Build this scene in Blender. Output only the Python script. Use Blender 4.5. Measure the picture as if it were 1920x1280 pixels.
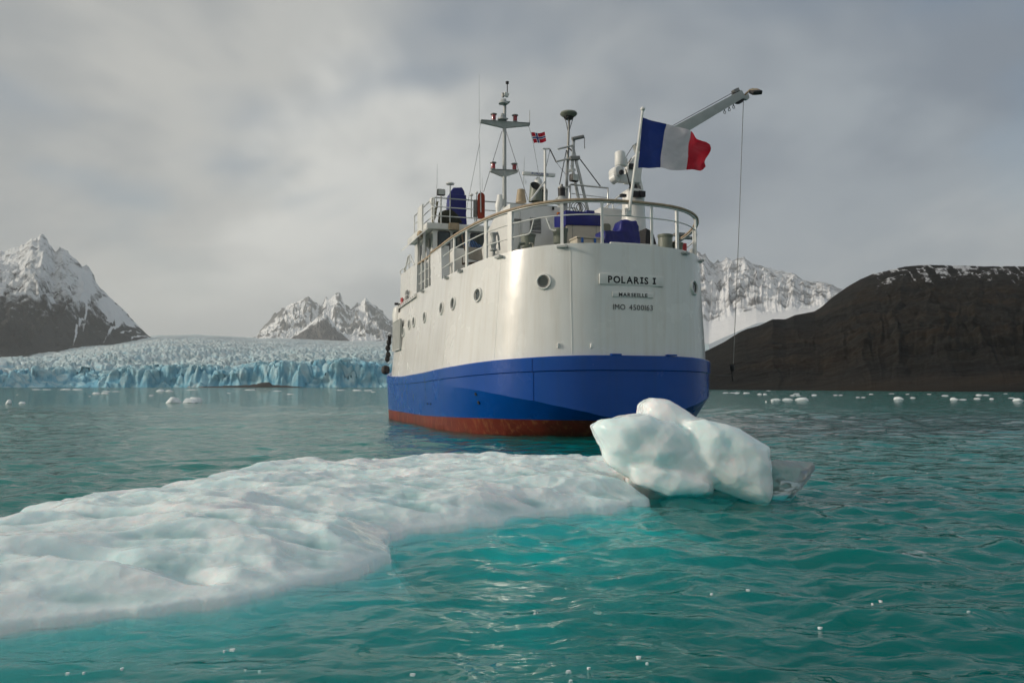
import bpy, bmesh, math, random
import numpy as np
from mathutils import Vector, Matrix, Euler

for o in list(bpy.data.objects):
    bpy.data.objects.remove(o)
scene = bpy.context.scene
C = scene.collection
R = math.radians

# ------------------------------------------------------------------ camera
CAM_H = 1.459
cam = bpy.data.cameras.new('camera')
cam.sensor_width = 36.0
cam.lens = 36.0 * 1505.8 / 1920.0
cam.clip_start = 0.1
cam.clip_end = 60000
cam_o = bpy.data.objects.new('camera', cam)
C.objects.link(cam_o)
cam_o.location = (0, 0, CAM_H)
cam_o.rotation_euler = (R(90) + math.atan(84.5 / 1505.8), 0, 0)
scene.camera = cam_o

# ------------------------------------------------------------------ world, sun, exposure
SUN_EL, SUN_AZ = R(17.5), math.atan2(-0.985, -0.18)      # the sun stands to the left, a little behind the camera
world = bpy.data.worlds.new('World')
scene.world = world
world.use_nodes = True
wn, wl = world.node_tree.nodes, world.node_tree.links
wn.clear()
def N(t, **k):
    n = wn.new(t)
    for a, b in k.items():
        setattr(n, a, b)
    return n
w_out = N('ShaderNodeOutputWorld')
w_bg = N('ShaderNodeBackground')
sky = N('ShaderNodeTexSky')
sky.sky_type = 'NISHITA'
sky.sun_disc = False
sky.sun_elevation = SUN_EL
sky.sun_rotation = SUN_AZ
sky.air_density = 1.0
sky.dust_density = 2.0
tc = N('ShaderNodeTexCoord')
sep = N('ShaderNodeSeparateXYZ')
wl.new(tc.outputs['Generated'], sep.inputs[0])
zc = N('ShaderNodeMath', operation='MAXIMUM'); wl.new(sep.outputs['Z'], zc.inputs[0]); zc.inputs[1].default_value = 0.0
za = N('ShaderNodeMath', operation='ADD'); wl.new(zc.outputs[0], za.inputs[0]); za.inputs[1].default_value = 0.40
dx = N('ShaderNodeMath', operation='DIVIDE'); wl.new(sep.outputs['X'], dx.inputs[0]); wl.new(za.outputs[0], dx.inputs[1])
dy = N('ShaderNodeMath', operation='DIVIDE'); wl.new(sep.outputs['Y'], dy.inputs[0]); wl.new(za.outputs[0], dy.inputs[1])
cmb = N('ShaderNodeCombineXYZ'); wl.new(dx.outputs[0], cmb.inputs[0]); wl.new(dy.outputs[0], cmb.inputs[1])
def cloud_noise(scale, detail, rough, loc, dist=0.0):
    m = N('ShaderNodeMapping'); wl.new(cmb.outputs[0], m.inputs[0]); m.inputs['Location'].default_value = loc
    t = N('ShaderNodeTexNoise'); wl.new(m.outputs[0], t.inputs['Vector'])
    t.inputs['Scale'].default_value = scale; t.inputs['Detail'].default_value = detail
    t.inputs['Roughness'].default_value = rough; t.inputs['Distortion'].default_value = dist
    return t
def w_ramp(src, stops):
    r = N('ShaderNodeValToRGB'); wl.new(src, r.inputs[0])
    e = r.color_ramp.elements
    while len(e) < len(stops):
        e.new(0.5)
    for q, (p, c) in zip(e, stops):
        q.position = p; q.color = (*c, 1)
    r.color_ramp.interpolation = 'EASE'
    return r
n_big = cloud_noise(1.15, 5, 0.56, (1.825, 0.321, 17.598), 0.25)
n_gap = cloud_noise(1.7, 3, 0.5, (8.252, 22.976, 21.569), 0.3)
# towards the horizon the layer is seen edge-on through haze and loses its structure
hz = N('ShaderNodeMapRange', interpolation_type='SMOOTHSTEP'); wl.new(sep.outputs['Z'], hz.inputs[0]); hz.inputs[1].default_value = -0.02; hz.inputs[2].default_value = 0.24
def fade(src, level):
    f = N('ShaderNodeMix', data_type='FLOAT'); wl.new(hz.outputs[0], f.inputs[0]); f.inputs[2].default_value = level; wl.new(src, f.inputs[3])
    return f.outputs[0]
big_f, gap_f = fade(n_big.outputs['Fac'], 0.54), fade(n_gap.outputs['Fac'], 0.46)
# cloud is brighter and warmer towards the sun's side, greyer and bluer away from it
sd_ = N('ShaderNodeVectorMath', operation='DOT_PRODUCT'); wl.new(tc.outputs['Generated'], sd_.inputs[0])
sd_.inputs[1].default_value = (math.sin(SUN_AZ) * math.cos(SUN_EL), math.cos(SUN_AZ) * math.cos(SUN_EL), math.sin(SUN_EL))
far_c = w_ramp(big_f, [(0.37, (0.19, 0.23, 0.285)), (0.5, (0.295, 0.34, 0.385)), (0.64, (0.44, 0.47, 0.49))])
near_c = w_ramp(big_f, [(0.37, (0.33, 0.35, 0.36)), (0.5, (0.50, 0.50, 0.475)), (0.64, (0.74, 0.73, 0.68))])
sd_m = N('ShaderNodeMapRange', interpolation_type='SMOOTHSTEP'); wl.new(sd_.outputs['Value'], sd_m.inputs[0]); sd_m.inputs[1].default_value = -0.55; sd_m.inputs[2].default_value = 0.45
bright = N('ShaderNodeMix', data_type='RGBA'); wl.new(sd_m.outputs[0], bright.inputs['Factor']); wl.new(far_c.outputs[0], bright.inputs[6]); wl.new(near_c.outputs[0], bright.inputs[7])
gap = w_ramp(gap_f, [(0.48, (0, 0, 0)), (0.68, (0.8, 0.8, 0.8))])
sc_cl = N('ShaderNodeMix', data_type='RGBA', blend_type='MULTIPLY')      # cloud colours brought to the sky texture's scale
sc_cl.inputs['Factor'].default_value = 1.0
wl.new(bright.outputs[2], sc_cl.inputs[6]); sc_cl.inputs[7].default_value = (10, 10, 10, 1)
mixc = N('ShaderNodeMix', data_type='RGBA')
wl.new(gap.outputs[0], mixc.inputs['Factor']); wl.new(sc_cl.outputs[2], mixc.inputs[6]); wl.new(sky.outputs[0], mixc.inputs[7])
wl.new(mixc.outputs[2], w_bg.inputs['Color'])
w_bg.inputs['Strength'].default_value = 0.1
world.cycles.sampling_method = 'MANUAL'
world.cycles.sample_map_resolution = 512
wl.new(w_bg.outputs[0], w_out.inputs['Surface'])

sun_l = bpy.data.lights.new('sun', 'SUN')
sun_l.energy = 2.4
sun_l.angle = R(3.0)
sun_l.color = (1.0, 0.90, 0.76)
sun_o = bpy.data.objects.new('sun', sun_l)
C.objects.link(sun_o)
sdir = Vector((math.sin(SUN_AZ) * math.cos(SUN_EL), math.cos(SUN_AZ) * math.cos(SUN_EL), math.sin(SUN_EL)))
sun_o.rotation_euler = sdir.to_track_quat('Z', 'Y').to_euler()
sun_o.location = (-30, 0, 40)

scene.view_settings.view_transform = 'Standard'
scene.view_settings.look = 'None'
scene.view_settings.exposure = 0.06
scene.view_settings.gamma = 1.0
scene.render.engine = 'CYCLES'
scene.cycles.use_denoising = True
scene.cycles.max_bounces = 6
scene.cycles.use_adaptive_sampling = True
scene.cycles.adaptive_threshold = 0.04
scene.cycles.diffuse_bounces = 2
scene.cycles.glossy_bounces = 3
scene.cycles.transmission_bounces = 4
scene.cycles.volume_bounces = 1
scene.cycles.use_light_tree = False
scene.cycles.transparent_max_bounces = 16
scene.cycles.caustics_reflective = False
scene.cycles.caustics_refractive = False
scene.cycles.sample_clamp_indirect = 4.0

# ------------------------------------------------------------------ helpers
def tag(o, label=None, cat=None, group=None, kind=None):
    if label: o['label'] = label
    if cat: o['category'] = cat
    if group: o['group'] = group
    if kind: o['kind'] = kind
    return o

class MB:
    """collects simple shapes into one mesh"""
    def __init__(s):
        s.v, s.f, s.m = [], [], []
    def add(s, vs, fs, mi=0):
        k = len(s.v)
        s.v += [tuple(map(float, p)) for p in vs]
        s.f += [tuple(i + k for i in f) for f in fs]
        s.m += [mi] * len(fs)
        return s
    def box(s, c, size, rot=None, mi=0, taper=1.0):
        hx, hy, hz = size[0] / 2, size[1] / 2, size[2] / 2
        vs = [Vector((x * hx * (taper if z > 0 else 1), y * hy * (taper if z > 0 else 1), z * hz)) for z in (-1, 1) for x, y in ((-1, -1), (1, -1), (1, 1), (-1, 1))]
        if rot is not None:
            M = Euler(rot).to_matrix()
            vs = [M @ p for p in vs]
        vs = [p + Vector(c) for p in vs]
        return s.add(vs, [(3, 2, 1, 0), (4, 5, 6, 7), (0, 1, 5, 4), (1, 2, 6, 5), (2, 3, 7, 6), (3, 0, 4, 7)], mi)
    def bar(s, a, b, w, h, up=(0, 0, 1), mi=0):
        a, b = Vector(a), Vector(b)
        d = (b - a).normalized()
        x = d.cross(Vector(up))
        if x.length < 1e-4: x = Vector((1, 0, 0))
        x.normalize(); y = x.cross(d)
        vs = [p + x * i * w / 2 + y * j * h / 2 for p in (a, b) for i, j in ((-1, -1), (1, -1), (1, 1), (-1, 1))]
        return s.add(vs, [(3, 2, 1, 0), (4, 5, 6, 7), (0, 1, 5, 4), (1, 2, 6, 5), (2, 3, 7, 6), (3, 0, 4, 7)], mi)
    def tube(s, pts, r, n=8, mi=0, closed=False):
        pts = [Vector(p) for p in pts]
        m = len(pts)
        rr = r if isinstance(r, (list, tuple)) else [r] * m
        vs, fs = [], []
        ref = None
        for i, p in enumerate(pts):
            a = pts[(i - 1) % m] if (i > 0 or closed) else p
            b = pts[(i + 1) % m] if (i < m - 1 or closed) else p
            d = (b - a).normalized()
            if ref is None:
                ref = Vector((0, 0, 1)) if abs(d.z) < 0.9 else Vector((1, 0, 0))
            x = d.cross(ref).normalized(); y = x.cross(d); ref = y
            for k in range(n):
                t = 2 * math.pi * k / n
                vs.append(p + (x * math.cos(t) + y * math.sin(t)) * rr[i])
        for i in range(m if closed else m - 1):
            j = (i + 1) % m
            for k in range(n):
                q = (k + 1) % n
                fs.append((i * n + k, i * n + q, j * n + q, j * n + k))
        if not closed:
            fs.append(tuple(range(n - 1, -1, -1)))
            fs.append(tuple((m - 1) * n + k for k in range(n)))
        return s.add(vs, fs, mi)
    def lathe(s, base, prof, n=20, axis=(0, 0, 1), mi=0, sx=1.0):
        ax = Vector(axis).normalized()
        x = ax.orthogonal().normalized(); y = ax.cross(x)
        vs, fs = [], []
        for r, z in prof:
            for k in range(n):
                t = 2 * math.pi * k / n
                vs.append(Vector(base) + ax * z + (x * math.cos(t) * sx + y * math.sin(t)) * r)
        for i in range(len(prof) - 1):
            for k in range(n):
                q = (k + 1) % n
                fs.append((i * n + k, i * n + q, (i + 1) * n + q, (i + 1) * n + k))
        fs.append(tuple(range(n - 1, -1, -1)))
        fs.append(tuple((len(prof) - 1) * n + k for k in range(n)))
        return s.add(vs, fs, mi)
    def hull(s, pts, mi=0):
        bm = bmesh.new()
        for p in pts: bm.verts.new(p)
        g = bmesh.ops.convex_hull(bm, input=bm.verts)
        bmesh.ops.delete(bm, geom=[e for e in g['geom_interior'] if isinstance(e, bmesh.types.BMVert)], context='VERTS')
        bm.verts.index_update()
        vs = [v.co.copy() for v in bm.verts]
        fs = [[v.index for v in f.verts] for f in bm.faces]
        bm.free()
        return s.add(vs, fs, mi)
    def prism(s, poly, a, b, mi=0):
        """poly: 3-D ring; extruded by the vector b-a"""
        d = Vector(b) - Vector(a)
        n = len(poly)
        vs = [Vector(p) for p in poly] + [Vector(p) + d for p in poly]
        fs = [tuple(range(n - 1, -1, -1)), tuple(range(n, 2 * n))]
        fs += [(i, (i + 1) % n, n + (i + 1) % n, n + i) for i in range(n)]
        return s.add(vs, fs, mi)
    def build(s, name, mats, parent=None, smooth=35, bevel=0.0):
        me = bpy.data.meshes.new(name)
        me.from_pydata(s.v, [], s.f)
        mats = mats if isinstance(mats, (list, tuple)) else [mats]
        for m in mats: me.materials.append(m)
        if len(mats) > 1:
            me.polygons.foreach_set('material_index', s.m)
        bm = bmesh.new(); bm.from_mesh(me)
        bmesh.ops.recalc_face_normals(bm, faces=bm.faces)
        if bevel > 0:
            es = [e for e in bm.edges if len(e.link_faces) == 2 and e.calc_face_angle(0) > 0.6]
            bmesh.ops.bevel(bm, geom=es, offset=bevel, segments=2, affect='EDGES', profile=0.6)
        bm.to_mesh(me); bm.free()
        me.polygons.foreach_set('use_smooth', [smooth > 0] * len(me.polygons))
        if smooth > 0: me.set_sharp_from_angle(angle=R(smooth))
        me.update()
        o = bpy.data.objects.new(name, me)
        C.objects.link(o)
        if parent is not None: o.parent = parent
        return o

def grid_mesh(name, P, mat, parent=None, attrs=None, smooth=True, wrap=False):
    """P: (rows, cols, 3) array"""
    h, w, _ = P.shape
    idx = np.arange(h * w).reshape(h, w)
    if wrap:
        idx = np.c_[idx, idx[:, :1]]
    q = np.stack([idx[:-1, :-1], idx[:-1, 1:], idx[1:, 1:], idx[1:, :-1]], -1).reshape(-1, 4)
    me = bpy.data.meshes.new(name)
    me.vertices.add(h * w); me.vertices.foreach_set('co', P.reshape(-1).astype(np.float32))
    me.loops.add(q.size); me.loops.foreach_set('vertex_index', q.reshape(-1).astype(np.int32))
    me.polygons.add(len(q)); me.polygons.foreach_set('loop_start', np.arange(0, q.size, 4, dtype=np.int32))
    me.polygons.foreach_set('use_smooth', np.full(len(q), smooth))
    me.materials.append(mat)
    for k, a in (attrs or {}).items():
        at_ = me.attributes.new(k, 'FLOAT', 'POINT')
        at_.data.foreach_set('value', a.reshape(-1).astype(np.float32))
    me.update(calc_edges=True)
    o = bpy.data.objects.new(name, me); C.objects.link(o)
    if parent is not None: o.parent = parent
    return o

def empty(name, loc=(0, 0, 0), rz=0.0, parent=None):
    o = bpy.data.objects.new(name, None)
    o.empty_display_size = 0.2
    o.location = loc; o.rotation_euler = (0, 0, rz)
    C.objects.link(o)
    if parent is not None: o.parent = parent
    return o

# numpy noise ------------------------------------------------------
def _hash(i, j, seed):
    n = (i.astype(np.int64) * 374761393 + j.astype(np.int64) * 668265263 + seed * 1442695041) & 0x7fffffff
    n = ((n ^ (n >> 13)) * 1274126177) & 0x7fffffff
    return ((n ^ (n >> 16)) & 0xffff) / 65535.0
def vnoise(x, y, seed=0):
    xi, yi = np.floor(x), np.floor(y)
    fx, fy = x - xi, y - yi
    fx = fx * fx * fx * (fx * (fx * 6 - 15) + 10); fy = fy * fy * fy * (fy * (fy * 6 - 15) + 10)
    a, b = _hash(xi, yi, seed), _hash(xi + 1, yi, seed)
    c, d = _hash(xi, yi + 1, seed), _hash(xi + 1, yi + 1, seed)
    return (a + (b - a) * fx) * (1 - fy) + (c + (d - c) * fx) * fy
def fbm(x, y, seed=0, octv=5, gain=0.5, lac=2.03):
    t, a, s = 0, 1.0, 0
    for k in range(octv):
        t = t + a * vnoise(x + 17.3 * k, y - 9.1 * k, seed + k); s += a
        a *= gain; x = x * lac; y = y * lac
    return t / s
def ridged(x, y, seed=0, octv=5, gain=0.5, lac=2.05):
    t, a, s = 0, 1.0, 0
    for k in range(octv):
        t = t + a * (1 - np.abs(2 * vnoise(x + 13.7 * k, y + 5.9 * k, seed + k) - 1)); s += a
        a *= gain; x = x * lac; y = y * lac
    return t / s
def cells(x, y, seed=0):
    """distance to the nearest and second-nearest feature point and the nearest one's random value"""
    xi, yi = np.floor(x), np.floor(y)
    d1 = np.full(x.shape, 9.0); d2 = np.full(x.shape, 9.0); val = np.zeros(x.shape)
    for i in (-1, 0, 1):
        for j in (-1, 0, 1):
            cx, cy = xi + i, yi + j
            px, py = cx + _hash(cx, cy, seed), cy + _hash(cx, cy, seed + 7)
            d = np.hypot(px - x, py - y)
            v = _hash(cx, cy, seed + 13)
            near = d < d1
            d2 = np.where(near, d1, np.minimum(d2, d))
            val = np.where(near, v, val); d1 = np.where(near, d, d1)
    return d1, d2, val
def sstep(a, b, x):
    t = np.clip((x - a) / (b - a), 0, 1)
    return t * t * (3 - 2 * t)

# materials ----------------------------------------------------------
def new_mat(name):
    m = bpy.data.materials.new(name); m.use_nodes = True
    nt = m.node_tree
    b = nt.nodes['Principled BSDF']
    return m, nt, b
def nn(nt, t, **k):
    n = nt.nodes.new(t)
    for a, b in k.items(): setattr(n, a, b)
    return n
def tex_noise(nt, scale, detail=4, rough=0.55, coord='Object', stretch=None, dist=0.0):
    t = nn(nt, 'ShaderNodeTexNoise')
    t.inputs['Scale'].default_value = scale; t.inputs['Detail'].default_value = detail
    t.inputs['Roughness'].default_value = rough; t.inputs['Distortion'].default_value = dist
    c = nn(nt, 'ShaderNodeTexCoord')
    if stretch:
        m = nn(nt, 'ShaderNodeMapping'); m.inputs['Scale'].default_value = stretch
        nt.links.new(c.outputs[coord], m.inputs[0]); nt.links.new(m.outputs[0], t.inputs['Vector'])
    else:
        nt.links.new(c.outputs[coord], t.inputs['Vector'])
    return t
def ramp(nt, src, stops, interp='LINEAR'):
    r = nn(nt, 'ShaderNodeValToRGB'); nt.links.new(src, r.inputs[0])
    e = r.color_ramp.elements
    while len(e) < len(stops): e.new(0.5)
    for q, (p, c) in zip(e, stops):
        q.position = p; q.color = (*c, 1) if len(c) == 3 else c
    r.color_ramp.interpolation = interp
    return r
def mixrgb(nt, fac, a, b, blend='MIX'):
    m = nn(nt, 'ShaderNodeMix', data_type='RGBA', blend_type=blend)
    for s_, i in ((fac, 0), (a, 6), (b, 7)):
        if hasattr(s_, 'is_output'): nt.links.new(s_, m.inputs[i])
        elif i == 0: m.inputs[0].default_value = s_
        else: m.inputs[i].default_value = (*s_, 1)
    return m.outputs[2]
def bump(nt, b, src, strength=0.2, dist=0.02):
    n = nn(nt, 'ShaderNodeBump'); n.inputs['Strength'].default_value = strength; n.inputs['Distance'].default_value = dist
    nt.links.new(src, n.inputs['Height']); nt.links.new(n.outputs[0], b.inputs['Normal'])
def paint(name, col, rough=0.4, metal=0.0, vary=0.12, scale=3.0, wear=None, coat=0.0, bump_s=0.0, stretch=None):
    m, nt, b = new_mat(name)
    t = tex_noise(nt, scale, 5, 0.6, stretch=stretch)
    lo = tuple(c * (1 - vary) for c in col); hi = tuple(min(1, c * (1 + vary * 0.5)) for c in col)
    r = ramp(nt, t.outputs['Fac'], [(0.3, lo), (0.7, hi)])
    out = r.outputs[0]
    if wear:
        t2 = tex_noise(nt, wear[1], 6, 0.65, stretch=wear[3] if len(wear) > 3 else None)
        k = ramp(nt, t2.outputs['Fac'], [(wear[2], (0, 0, 0)), (wear[2] + 0.12, (1, 1, 1))])
        out = mixrgb(nt, k.outputs[0], out, wear[0])
    nt.links.new(out, b.inputs['Base Color'])
    rr = ramp(nt, t.outputs['Fac'], [(0.3, (rough * 0.85,) * 3), (0.75, (min(1, rough * 1.2),) * 3)])
    nt.links.new(rr.outputs[0], b.inputs['Roughness'])
    b.inputs['Metallic'].default_value = metal
    b.inputs['Coat Weight'].default_value = coat
    if bump_s: bump(nt, b, t.outputs['Fac'], bump_s, 0.02)
    return m

# ------------------------------------------------------------------ the sea
def water_material():
    m = bpy.data.materials.new('glacial_sea_water'); m.use_nodes = True
    nt = m.node_tree; nt.nodes.clear()
    out = nn(nt, 'ShaderNodeOutputMaterial')
    fr = nn(nt, 'ShaderNodeFresnel'); fr.inputs['IOR'].default_value = 1.33
    geo = nn(nt, 'ShaderNodeNewGeometry')
    inv = nn(nt, 'ShaderNodeMath', operation='SUBTRACT'); inv.inputs[0].default_value = 1.0
    nt.links.new(geo.outputs['Backfacing'], inv.inputs[1])
    fac = nn(nt, 'ShaderNodeMath', operation='MULTIPLY')
    nt.links.new(fr.outputs[0], fac.inputs[0]); nt.links.new(inv.outputs[0], fac.inputs[1])
    tr = nn(nt, 'ShaderNodeBsdfTransparent')
    gl = nn(nt, 'ShaderNodeBsdfGlossy'); gl.inputs['Roughness'].default_value = 0.035
    mix = nn(nt, 'ShaderNodeMixShader')
    nt.links.new(fac.outputs[0], mix.inputs[0]); nt.links.new(tr.outputs[0], mix.inputs[1]); nt.links.new(gl.outputs[0], mix.inputs[2])
    # ripples: three scales of wind chop, stretched across the wind
    tcn = nn(nt, 'ShaderNodeTexCoord')
    h = None
    for sc, st, amp, dist in ((1.1, (1.0, 1.5, 1), 0.75, 0.5), (5.0, (1.0, 1.4, 1), 0.20, 0.6)):
        mp = nn(nt, 'ShaderNodeMapping'); mp.inputs['Scale'].default_value = st; mp.inputs['Rotation'].default_value = (0, 0, R(12))
        nt.links.new(tcn.outputs['Object'], mp.inputs[0])
        t = nn(nt, 'ShaderNodeTexNoise'); nt.links.new(mp.outputs[0], t.inputs['Vector'])
        t.inputs['Scale'].default_value = sc; t.inputs['Detail'].default_value = 2; t.inputs['Distortion'].default_value = dist
        k = nn(nt, 'ShaderNodeMath', operation='MULTIPLY'); nt.links.new(t.outputs['Fac'], k.inputs[0]); k.inputs[1].default_value = amp
        if h is None: h = k.outputs[0]
        else:
            s = nn(nt, 'ShaderNodeMath', operation='ADD'); nt.links.new(h, s.inputs[0]); nt.links.new(k.outputs[0], s.inputs[1]); h = s.outputs[0]
    bp = nn(nt, 'ShaderNodeBump'); bp.inputs['Strength'].default_value = 0.9; bp.inputs['Distance'].default_value = 0.11
    nt.links.new(h, bp.inputs['Height'])
    nt.links.new(bp.outputs[0], gl.inputs['Normal']); nt.links.new(bp.outputs[0], fr.inputs['Normal'])
    # glacial flour in suspension: green-blue light comes back, red is swallowed
    vs = nn(nt, 'ShaderNodeVolumeScatter'); vs.inputs['Color'].default_value = (0.008, 0.50, 0.47, 1); vs.inputs['Density'].default_value = 0.52
    va = nn(nt, 'ShaderNodeVolumeAbsorption'); va.inputs['Color'].default_value = (0.0, 0.895, 0.890, 1); va.inputs['Density'].default_value = 4.4
    ad = nn(nt, 'ShaderNodeAddShader'); nt.links.new(vs.outputs[0], ad.inputs[0]); nt.links.new(va.outputs[0], ad.inputs[1])
    nt.links.new(mix.outputs[0], out.inputs['Surface']); nt.links.new(ad.outputs[0], out.inputs['Volume'])
    return m

rng = np.random.default_rng(11)
def wave_height(x, y, step):
    """wind chop: many small directional waves; step = local mesh spacing, finer waves than that are left out"""
    h = np.zeros_like(x)
    gust = 0.25 + 1.5 * fbm(x * 0.11, y * 0.20, 5, 3)
    warps = [fbm(x / (w * 5.0), y / (w * 5.0), 40 + k, 2) - 0.5 for k, w in enumerate((0.3, 0.3, 0.7, 0.7, 1.6, 1.6, 3.0))]
    wl_ = np.array((0.3, 0.3, 0.7, 0.7, 1.6, 1.6, 3.0))
    for k in range(72):
        lam = 0.20 * (11.0 ** rng.random())
        ang = R(-100) + rng.normal() * 0.75
        amp = 0.0049 * lam ** 0.80 * (0.6 + 0.8 * rng.random())
        ph = rng.random() * 6.283
        kx, ky = math.cos(ang) * 6.283 / lam, math.sin(ang) * 6.283 / lam
        q = int(np.argmin(np.abs(np.log(wl_ / lam)) + 0.3 * rng.random(7)))
        warp = 3.5 * warps[q]
        sn = np.sin(kx * x + ky * y + ph + warp * 2.2)
        keep = np.clip((lam / step - 3.0) / 3.0, 0, 1)
        h += keep * amp * (np.exp(1.1 * (sn - 1)) * 1.9 - 0.75)
    return h * gust
rad = [0.0, 0.7]
r_ = 1.6
while r_ < 130:
    rad.append(r_); r_ *= 1.0062
while r_ < 30000:
    rad.append(r_); r_ *= 1.16
rad = np.array(rad)
ang = np.r_[np.linspace(R(-48), R(48), 560), np.linspace(R(48), R(312), 62)[1:-1]]
RR, AA = np.meshgrid(rad, ang, indexing='ij')
WX, WY = RR * np.sin(AA), RR * np.cos(AA)
step = np.maximum(RR * 0.0062, 0.02)
HZ = wave_height(WX, WY, step) * np.clip(1 - (RR - 60) / 60, 0, 1)
HZ[0] = HZ[1] = 0
back = (AA > R(50)) & (AA < R(310))
HZ[back] *= 0.0
P = np.stack([WX, WY, HZ], -1)
skirt = P[-1:].copy(); skirt[..., 2] = -7.0
floor_ = skirt.copy(); floor_[..., 0] = 0; floor_[..., 1] = 0
P = np.concatenate([P, skirt, floor_], 0)
sea = grid_mesh('sea', P, water_material(), wrap=True)
tag(sea, 'teal glacial sea water with small wind ripples', kind='structure')

# the sea floor, deep below the turbid water
sb = MB(); sb.box((0, 0, -8.2), (60000, 60000, 1.0))
seabed = sb.build('seabed', paint('dark_mud', (0.02, 0.035, 0.035), 0.9, scale=0.1))
tag(seabed, 'dark muddy seabed under the fjord', kind='structure')

# ------------------------------------------------------------------ mountains, hill, glacier
F = 1505.8; PXC = 960.0; HORY = 724.5
def tan_az(px): return (px - PXC) / F
def z_at(py, d): return CAM_H + (HORY - py) / F * d
def interp(tab, x):
    t = np.array(tab, float)
    return np.interp(x, t[:, 0], t[:, 1])

def terrain(name, cols, rows, ridge, d_ridge, d_base, z_base, mat, shape, seed, gully, rough, jag, snow_fn, label, back=0.35, gfreq=9.0, iso=0.5, t0=0.0):
    """A slope that climbs from a base line to a ridge line. Columns are bearings, rows run from the base over the ridge.
    ridge: (bearing, elevation) pairs of the skyline; d_*: distance by bearing."""
    u = np.linspace(ridge[0][0], ridge[-1][0], cols)
    t = np.r_[np.linspace(0, 1, rows), 1 + np.linspace(0, back, max(6, rows // 8))[1:]]
    T, U = np.meshgrid(t, u, indexing='ij')
    def eased(tab):
        k = np.ones(31) / 31
        v = np.convolve(np.pad(interp(tab, u), 15, mode='edge'), k, 'valid')
        return np.broadcast_to(v, U.shape)
    dr, db = eased(d_ridge), eased(d_base)
    py = interp(ridge, U)
    zr = CAM_H + (HORY - py) / F * dr
    D = db + (dr - db) * T
    zb = interp(z_base, U)
    X, Y = tan_az(U) * D, D
    pr = np.where(T <= 1, shape(np.clip(T, 0, 1)), 1 - (T - 1) * 1.1)
    rel = np.maximum(zr - zb, 1.0)
    g = ridged(U / 1920 * gfreq * 6 + 2.2 * fbm(U / 60, T * 3, seed + 3, 3), T * 1.6, seed, 4)
    rl = float(np.median(rel))
    wob = fbm(X / (rl * 0.8), Y / (rl * 0.8), seed + 31, 3) - 0.5
    gi = ridged(X / (rl * 0.42) + 1.5 * wob, Y / (rl * 0.55) - 1.5 * wob, seed + 40, 5)
    g = (1 - iso) * g + iso * gi
    g2 = fbm(X / (rl * 0.09), Y / (rl * 0.09), seed + 20, 5, 0.55)
    env = np.clip(T * 5, 0, 1) * np.where(T <= 1, np.clip((1 - T) * 4, 0.0, 1), 1)
    if t0: env = env * sstep(t0 - 0.06, t0 + 0.12, T + 0.1 * (fbm(U / 30, U * 0, seed + 2, 3) - 0.5))
    z = zb + (zr - zb) * pr + rel * env * (gully * (g - 0.62) + rough * (g2 - 0.5))
    crest = np.exp(-((T - 1) / 0.05) ** 2)
    z += rel * jag * crest * (ridged(U / 14.0, U * 0, seed + 9, 4) - 0.6)
    sn = snow_fn(U, T, z, g, g2, py)
    o = grid_mesh(name, np.stack([X, Y, z], -1)[:, ::-1], mat, attrs={'snow': sn[:, ::-1]})
    tag(o, label, kind='structure')
    return o

def rock_snow(name, rock_a, rock_b, snow, scale, soft=0.10, bump_d=3.0, warm=None, band=None):
    m, nt, b = new_mat(name)
    a = nn(nt, 'ShaderNodeAttribute', attribute_name='snow')
    t1 = tex_noise(nt, scale, 6, 0.68)
    t2 = tex_noise(nt, scale * 0.13, 5, 0.6, stretch=band)
    rock = ramp(nt, t2.outputs['Fac'], [(0.3, rock_a), (0.72, rock_b)]).outputs[0]
    if warm:
        t3 = tex_noise(nt, scale * 0.05, 4, 0.6, dist=0.6)
        k = ramp(nt, t3.outputs['Fac'], [(0.48, (0, 0, 0)), (0.66, (1, 1, 1))])
        rock = mixrgb(nt, k.outputs[0], rock, warm)
    sub = nn(nt, 'ShaderNodeMath', operation='SUBTRACT'); nt.links.new(a.outputs['Fac'], sub.inputs[0]); nt.links.new(t1.outputs['Fac'], sub.inputs[1])
    mr = nn(nt, 'ShaderNodeMapRange', interpolation_type='SMOOTHSTEP'); nt.links.new(sub.outputs[0], mr.inputs[0])
    mr.inputs[1].default_value = -soft; mr.inputs[2].default_value = soft
    nt.links.new(mixrgb(nt, mr.outputs[0], rock, snow), b.inputs['Base Color'])
    b.inputs['Roughness'].default_value = 0.9
    b.inputs['Specular IOR Level'].default_value = 0.15
    bump(nt, b, t1.outputs['Fac'], 0.8, bump_d)
    return m

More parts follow.
